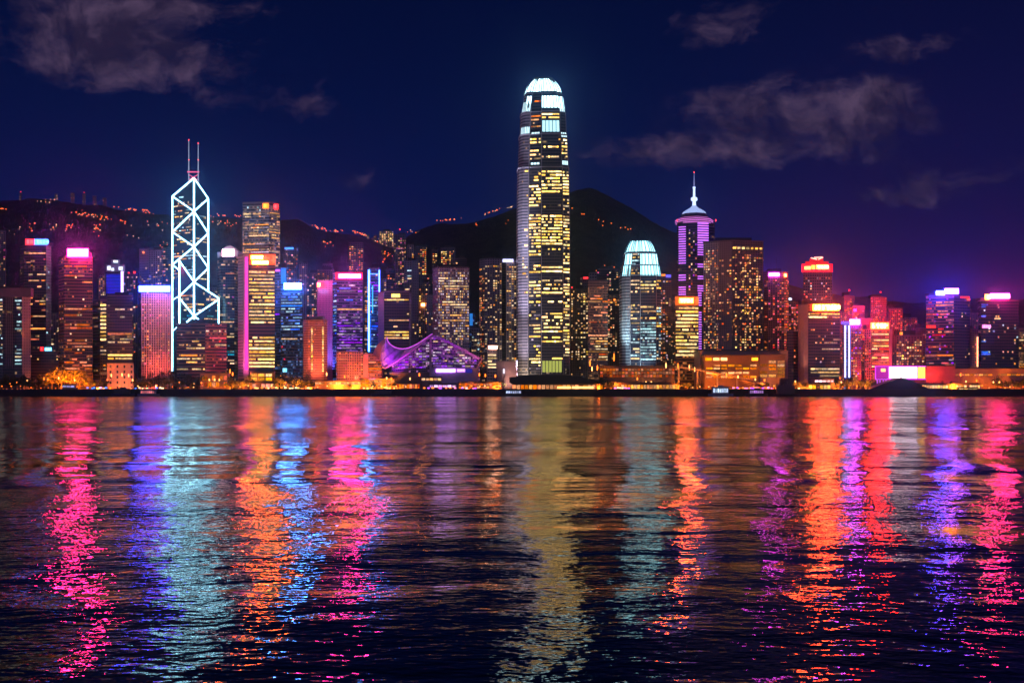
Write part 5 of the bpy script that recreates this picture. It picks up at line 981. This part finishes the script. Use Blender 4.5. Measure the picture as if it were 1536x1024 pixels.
# added spots: orange quay washes, facade floodlighting, red glow of the right quarter
for (px, y, Y, tx, ty, tY, col, pw, an) in ((100, 583, 1385, 100, 562, 1402, (1, .15, .004), 420000, 150), (80, 583, 1385, 86, 556, 1402, (1, .15, .004), 300000, 110), (124, 583, 1385, 120, 562, 1402, (1, .15, .004), 420000, 150), (88, 572, 1384, 92, 556, 1402, (1, .15, .004), 300000, 150), (112, 572, 1384, 110, 556, 1402, (1, .15, .004), 300000, 150),(147, 583, 1384, 149, 570, 1402, (1, .2, .012), 200000, 150), (215, 583, 1384, 217, 570, 1402, (1, .2, .012), 60000, 150), (250, 583, 1384, 252, 570, 1402, (1, .2, .012), 40000, 150), (345, 583, 1384, 347, 570, 1402, (1, .2, .012), 220000, 150), (366, 583, 1384, 368, 570, 1402, (1, .2, .012), 220000, 150), (425, 583, 1384, 427, 570, 1402, (1, .2, .012), 220000, 150), (445, 583, 1384, 447, 570, 1402, (1, .2, .012), 220000, 150), (465, 583, 1384, 467, 570, 1402, (1, .2, .012), 200000, 150), (505, 583, 1384, 507, 570, 1402, (1, .2, .012), 250000, 150), (530, 583, 1384, 532, 570, 1402, (1, .2, .012), 200000, 150), (552, 583, 1384, 554, 570, 1402, (1, .2, .012), 250000, 150), (578, 583, 1384, 580, 570, 1402, (1, .2, .012), 250000, 150), (700, 583, 1384, 702, 570, 1402, (1, .2, .012), 120000, 150), (745, 583, 1384, 747, 570, 1402, (1, .2, .012), 120000, 150), (898, 583, 1384, 900, 570, 1402, (1, .2, .012), 220000, 150), (918, 583, 1384, 920, 570, 1402, (1, .2, .012), 200000, 150), (1022, 583, 1384, 1024, 570, 1402, (1, .2, .012), 200000, 150), (1044, 583, 1384, 1046, 570, 1402, (1, .2, .012), 200000, 150), (1150, 583, 1384, 1152, 570, 1402, (1, .2, .012), 120000, 150), (1198, 583, 1384, 1200, 570, 1402, (1, .2, .012), 200000, 150), (1262, 583, 1384, 1264, 570, 1402, (1, .2, .012), 220000, 150), (1282, 583, 1384, 1284, 570, 1402, (1, .2, .012), 220000, 150), (1304, 583, 1384, 1306, 570, 1402, (1, .2, .012), 200000, 150), (1432, 583, 1384, 1434, 570, 1402, (1, .2, .012), 160000, 150), (1500, 583, 1384, 1502, 570, 1402, (1, .2, .012), 160000, 150), (1528, 583, 1384, 1530, 570, 1402, (1, .2, .012), 120000, 150), 
        (181, 583, 1428, 181, 560, 1449, (1, .22, .09), 90000, 140), (232, 590, 1415, 235, 520, 1470, (1, .10, .06), 1500000, 75), (232, 420, 1430, 235, 470, 1470, (1, .3, .55), 330000, 90), (325, 560, 1425, 325, 520, 1457, (1, .04, .06), 200000, 110), (300, 570, 1430, 290, 520, 1457, (1, .2, .15), 60000, 110),
        (360, 585, 1420, 364, 480, 1460, (1, .08, .45), 420000, 80), (464, 578, 1415, 472, 520, 1440, (1, .16, .07), 380000, 100), (515, 566, 1413, 517, 545, 1440, (1, .16, .04), 90000, 130), (535, 566, 1413, 535, 545, 1440, (1, .14, .05), 90000, 130), (560, 566, 1413, 560, 545, 1440, (1, .12, .06), 90000, 130),
        (486, 380, 1500, 488, 440, 1530, (1, .05, .32), 560000, 90), (492, 560, 1500, 489, 500, 1530, (.25, .16, 1), 420000, 100), (572, 560, 1450, 571, 480, 1482, (.25, .2, 1), 120000, 90),
        (780, 580, 1455, 783, 555, 1482, (1, .78, .52), 90000, 120), (780, 580, 1440, 782, 490, 1482, (.90, .76, .92), 520000, 50), (779, 580, 1428, 781, 400, 1490, (.82, .74, 1), 3200000, 22), (779, 580, 1424, 781, 280, 1490, (.72, .70, 1), 9000000, 15), (930, 545, 1468, 936, 490, 1500, (.6, .9, 1), 500000, 50), (962, 575, 1470, 962, 500, 1500, (.55, .85, 1), 300000, 80),
        (1095, 566, 1415, 1095, 552, 1421, (1, .2, .01), 24000, 160), (1072, 563, 1415, 1072, 552, 1421, (1, .2, .01), 24000, 160), (1122, 571, 1410, 1122, 555, 1421, (1, .2, .01), 24000, 160), (1090, 583, 1384, 1090, 565, 1412, (1, .2, .012), 90000, 140), (1160, 580, 1400, 1160, 550, 1425, (1, .26, .08), 40000, 140), (1410, 585, 1405, 1410, 560, 1430, (1, .04, .03), 90000, 140), (1400, 570, 1415, 1395, 540, 1430, (1, .06, .04), 40000, 140), (1480, 583, 1405, 1475, 565, 1430, (1, .2, .015), 50000, 150), (1520, 583, 1405, 1520, 565, 1430, (1, .2, .015), 36000, 150),
        (1302, 585, 1430, 1303, 530, 1467, (1, .05, .06), 420000, 90), (1338, 560, 1435, 1340, 520, 1520, (1, .05, .08), 300000, 100), (1318, 500, 1560, 1318, 460, 1660, (1, .03, .06), 1500000, 80), (1165, 560, 1490, 1165, 480, 1530, (1, .08, .12), 420000, 90), (1405, 570, 1440, 1408, 500, 1482, (1, .04, .10), 520000, 80),  # red spots added for the haze glow that reddens this quarter
        (1275, 480, 1600, 1280, 450, 1660, (1, .04, .08), 900000, 90), (760, 580, 1410, 762, 552, 1430, (1, .5, .38), 60000, 130), (970, 583, 1410, 970, 560, 1440, (1, .3, .06), 60000, 150), (1205, 560, 1420, 1205, 500, 1441, (1, .3, .2), 60000, 110)):
    flood(px, y, Y, tx, ty, tY, col, pw, an)

# ------------------------------------------------------------------ lamps and houses on the hills
HL = dict(orange=((1, .15, .012), 4.5, 1.35), white=((1, .62, .3), 2.6, 1.0))
hr = random.Random(8)
HM = {}
for c, (col, st, r) in HL.items():
    b = MB(); b.bar((0, 0, -2), (0, 0, 4), .3); p_ = b
    p_.lathe(0, 0, [(.1, 3.6), (r, 4.4), (r*.9, 5.4), (.1, 6)], 7, 1); HM[c] = p_.mesh('hill_lamp', [plain('lamp_pole', (.1, .1, .1)), glow('hill_'+c, col, st)])
CL = [(-4, 12, 316, 318, 6, 'orange', 'at the far left end of the ridge'), (52, 92, 301, 311, 9, 'white', 'on the upper left ridge below its masts'), (100, 172, 323, 333, 26, 'orange', 'on the bright hill road left of the prism tower'), (165, 240, 312, 322, 22, 'orange', 'on the ridge road left of the prism tower'), (178, 190, 332, 340, 5, 'white', 'below the ridge road left of the prism tower'),
      (42, 54, 337, 350, 6, 'orange', 'above the tower with red and blue sign'), (10, 35, 338, 354, 4, 'white', 'on the slope over the grey framed block'), (72, 88, 340, 350, 7, 'white', 'on the slope between red blue sign and pink sign'), (95, 112, 339, 352, 9, 'orange', 'on the slope above the pink sign'), (137, 155, 342, 354, 12, 'white', 'on the dark slope right of the pink sign'), (190, 210, 345, 360, 4, 'white', 'on the slope above the salmon slab'),
      (213, 260, 337, 348, 9, 'orange', 'on the slope just left of the prism tower'), (316, 364, 336, 343, 14, 'orange', 'on the slope right of the prism tower'), (312, 345, 322, 329, 7, 'orange', 'on the ridge right of the prism tower'), (353, 364, 325, 328, 5, 'orange', 'beside the tall pale banded tower'), (240, 256, 370, 384, 10, 'orange', 'low on the slope left of the prism tower'),
      (468, 492, 340, 346, 16, 'orange', 'on the descending ridge road, upper stretch'), (494, 516, 346, 350, 12, 'orange', 'on the descending ridge road, middle stretch'), (528, 558, 348, 357, 24, 'orange', 'on the descending ridge road, brightest stretch'), (558, 582, 360, 366, 10, 'orange', 'below the bright ridge apartments'), (480, 503, 367, 375, 9, 'orange', 'on the slope over the lattice tower'),
      (656, 690, 328, 332, 12, 'orange', 'on the peak road left of the tallest tower'), (723, 755, 312, 323, 12, 'orange', 'high on the peak road beside the tallest tower'), (756, 774, 308, 314, 6, 'white', 'where the peak road meets the tallest tower'), (711, 717, 337, 341, 3, 'orange', 'alone on the dark slope left of the tallest tower'), (757, 763, 337, 340, 2, 'orange', 'close to the tallest tower on the dark slope'),
      (566, 592, 378, 394, 12, 'orange', 'on the slope below the ridge apartments'), (610, 624, 345, 352, 5, 'white', 'on the saddle between both hills'), (892, 926, 402, 420, 6, 'orange', 'low on the slope between the crowned towers')]
for (x0, x1, ya, yb, n, c, where) in CL:
    for i in range(n):
        f = (i+hr.random())/n*.7+.3*hr.random(); px = x0+(x1-x0)*f+hr.gauss(0, 1.5); py = ya+(yb-ya)*(f if where.find('road') > 0 else hr.random())+hr.gauss(0, 2.2)
        if where.find('peak road') >= 0: py = yb-(yb-ya)*f+hr.uniform(-.8, .8)
        Y = hill_hit(px, py); cc = c if hr.random() < .8 else ('white' if c == 'orange' else 'orange')
        o = bpy.data.objects.new('hill_lamp', HM[cc]); COL.objects.link(o); o.location = (X(px, Y), Y, max(ground_z(px, Y)+1, Z(py, Y)-4)); s = .35+.95*hr.random()**2; o.scale = (s, s, 1)
        tag(o, '%s lamp %s' % (cc, where), 'lamp', 'lamps on the hillsides')
for px, py in ((858, 318), (873, 325), (876, 326), (898, 336), (905, 338), (917, 341), (931, 346), (938, 346), (942, 348), (946, 348), (904, 344)):
    Y = hill_hit(px, py); o = bpy.data.objects.new('hill_lamp', HM['orange']); COL.objects.link(o); o.location = (X(px, Y), Y, max(ground_z(px, Y)+1, Z(py, Y)-4)); o.scale = (.7, .7, 1)
    tag(o, 'orange lamp on the descending slope between the two crowned towers', 'lamp', 'lamps on the hillsides')
for px, yt, w, l in ((31, 290, 4, 'small mast block at the far left of the ridge with an orange light'), (84, 291, 5, 'leftmost of the small dark blocks on the ridge skyline'), (109, 290, 6, 'dark block on the ridge skyline left of the red lamp block'), (126, 291, 5, 'dark ridge block with a red roof lamp'), (142, 294, 6, 'dark ridge block right of the red lamp block'), (157, 297, 6, 'rightmost of the small blocks on the left ridge')):
    tower('ridge_block', l, [(px-w/2, 0), (px+w/2, 2)], yt, 2680, f_resb, [(0, 'g', 'lilac+white', .25, yt+1, yt+9, 4, 3)], [(px-.6, px+.6, yt-3, yt-1.6, RED, 4)] if 'red roof' in l or px == 31 else (), depth=14, cap=6, zbase=Z(312, 2680), plant=False, cat='ridge block')
for i, (px, yt, w) in enumerate(((617, 352, 4), (622, 350, 4), (628, 347, 4), (563, 353, 5), (559, 357, 4), (552, 352, 4))):
    tower('ridge_block', 'small lit block on the saddle %s' % ('right of the tallest hillside tower' if px > 600 else 'left of the bright ridge apartments'), [(px-w/2, 0), (px+w/2, 2)], yt, 2650, f_resb, [(0, 'g', 'white+warm', .5, yt+1, yt+9, 4, 3)], depth=14, cap=6, zbase=Z(372, 2650), plant=False, cat='ridge block', group='small blocks on the saddle')

# ------------------------------------------------------------------ boats along the quay
def boat(label, x0, x1, ytop, Y, hullc, cabin, st, dark=False):
    L = X(x1, Y)-X(x0, Y); cx = (X(x0, Y)+X(x1, Y))/2; t = thing('boat', label, 'boat', (cx, Y, 0)); zt = Z(ytop, Y); hz = min(2.6, zt*.4)
    b = MB(); n = 10; w = min(4.5, L*.14)
    prof = lambda i: (w*(1-abs(i/n*2-1)**3), cx-L/2+L*i/n, hz+(.9*abs(i/n*2-1)**2))
    for i in range(n):
        (w0, xa, za), (w1, xb, zb_) = prof(i), prof(i+1)
        for s in (-1, 1): b.face([(xa, Y+s*w0*.6, -.3), (xb, Y+s*w1*.6, -.3), (xb, Y+s*w1, zb_), (xa, Y+s*w0, za)][::s])
        b.face([(xa, Y-w0, za), (xb, Y-w1, zb_), (xb, Y+w1, zb_), (xa, Y+w0, za)])
    b.build('hull', plain('hull_%s' % (hullc,), hullc, .5), t)
    b = MB(); b.box(cx-L*.34, cx+L*.3, Y-w*.7, Y+w*.7, hz+.2, zt-1.0); b.box(cx-L*.1, cx+L*.12, Y-w*.5, Y+w*.5, zt-1, zt+1.2); cb = b.build('cabin', plain('cabin_%s' % dark, (.08, .08, .1) if dark else (.5, .5, .55), .5), t)
    b = MB(); b.box(cx-L*.38, cx+L*.34, Y-w*.85, Y+w*.85, zt-.98, zt-.6); b.build('roof', plain('boat_roof_%s' % dark, (.06, .06, .07) if dark else (.6, .62, .66)), t)
    if cabin:
        k = max(3, int(L/4))
        for i in range(k): pane(cb, glow('boat_%s_%s' % (cabin, st), cabin, st, .5), (cx-L*.32+(i+.5)*L*.6/k, Y-w*.7-.12, (hz+zt-.8)/2), Vector((1, 0, 0)), L*.6/k*.75, (zt-hz)*.5)
    b = MB(); b.bar((cx+L*.05, Y, zt), (cx+L*.05, Y, zt+4.5), .25); b.build('mast', plain('boat_mast', (.3, .3, .3)), t)
    return t
boat('white ferry with bluish lit deck moored before the gold shopping centre', 1062, 1100, 579, 1362, (.3, .34, .5), (.6, .75, 1), 1.6)
boat('dark tug with a tall wheelhouse moored left of the yellow pavilion', 1158, 1200, 577, 1360, (.05, .05, .07), None, 1, True)
boat('dark launch with violet lights beside the dark tug', 1118, 1152, 583, 1362, (.06, .06, .1), (.7, .3, 1), 1, True)
boat('dark launch moored below the salmon floodlit building', 166, 202, 582, 1363, (.04, .045, .09), None, 1, True)
boat('small dark launch moored left of the curved pier roof', 752, 790, 584, 1363, (.05, .05, .08), (.5, .6, 1), 1.5, True)
boat('dark barge moored before the orange arcade left of the wing roof', 556, 594, 584, 1363, (.03, .03, .04), None, 1, True)
boat('small launch with red and blue lights below the salmon ribbed slab', 206, 240, 584, 1364, (.2, .2, .3), (1, .2, .25), 1.2)
b = MB(); b.box(X(1170, 1366), X(1188, 1366), 1362, 1368, 4, Z(568, 1366)); o = b.build('wheelhouse', plain('wheelhouse', (.05, .045, .06)), [q for q in COL.objects if q.get('label', '').startswith('dark tug')][0])
# small stall lights by the quay edge
sr = random.Random(31)
for (x0, x1, n, cols) in ((203, 246, 14, ('red', 'blue', 'white')), (380, 470, 18, ('orange', 'warm', 'white')), (920, 945, 8, ('violet', 'pink', 'white')), (1098, 1185, 26, ('pink', 'red', 'violet', 'orange')), (545, 600, 14, ('gold', 'orange')), (1198, 1215, 6, ('white', 'orange')), (630, 720, 12, ('pink', 'violet', 'orange')), (130, 160, 7, ('blue', 'warm'))):
    for i in range(n):
        px = x0+(x1-x0)*(i+sr.random())/n; Y = 1377+sr.uniform(0, 9); c = sr.choice(cols)
        t = thing('stall', '%s lit stall on the quay before %s' % (dict(gold='yellow', warm='yellow').get(c, c), near(px)), 'stall', (X(px, Y), Y, G), 'small lit stalls along the quay')
        h = sr.uniform(2.2, 3.6); w = sr.uniform(1.6, 3.2); x = X(px, Y)
        b = MB(); b.box(x-w/2, x+w/2, Y, Y+2, G, G+h*.45); b.build('counter', plain('stall_wood', (.2, .15, .1)), t)
        b = MB(); b.box(x-w/2-.2, x+w/2+.2, Y-.4, Y+2.2, G+h, G+h+.25); b.build('awning', plain('stall_cloth', (.35, .2, .2)), t)
        b = MB(); b.box(x-w/2, x+w/2, Y+.5, Y+.9, G+h*.5, G+h-.02); b.build('lamp_panel', glow('stall_'+c, WCOL[c][0], 4.5), t)

# ------------------------------------------------------------------ harbour haze
def haze():
    b = MB(); b.box(-2900, 2900, -200, 3400, -4, 640)
    m, k = newmat('haze'); v = k.n('ShaderNodeVolumePrincipled'); v.inputs['Color'].default_value = c4((.32, .58, 1)); v.inputs['Density'].default_value = HAZE[0]; v.inputs['Anisotropy'].default_value = HAZE[1]
    o = k.n('ShaderNodeOutputMaterial'); k.t.links.new(v.outputs[0], o.inputs['Volume'])
    b.build('haze', m)['kind'] = 'stuff'
HAZE = (.00010, .955)
haze()
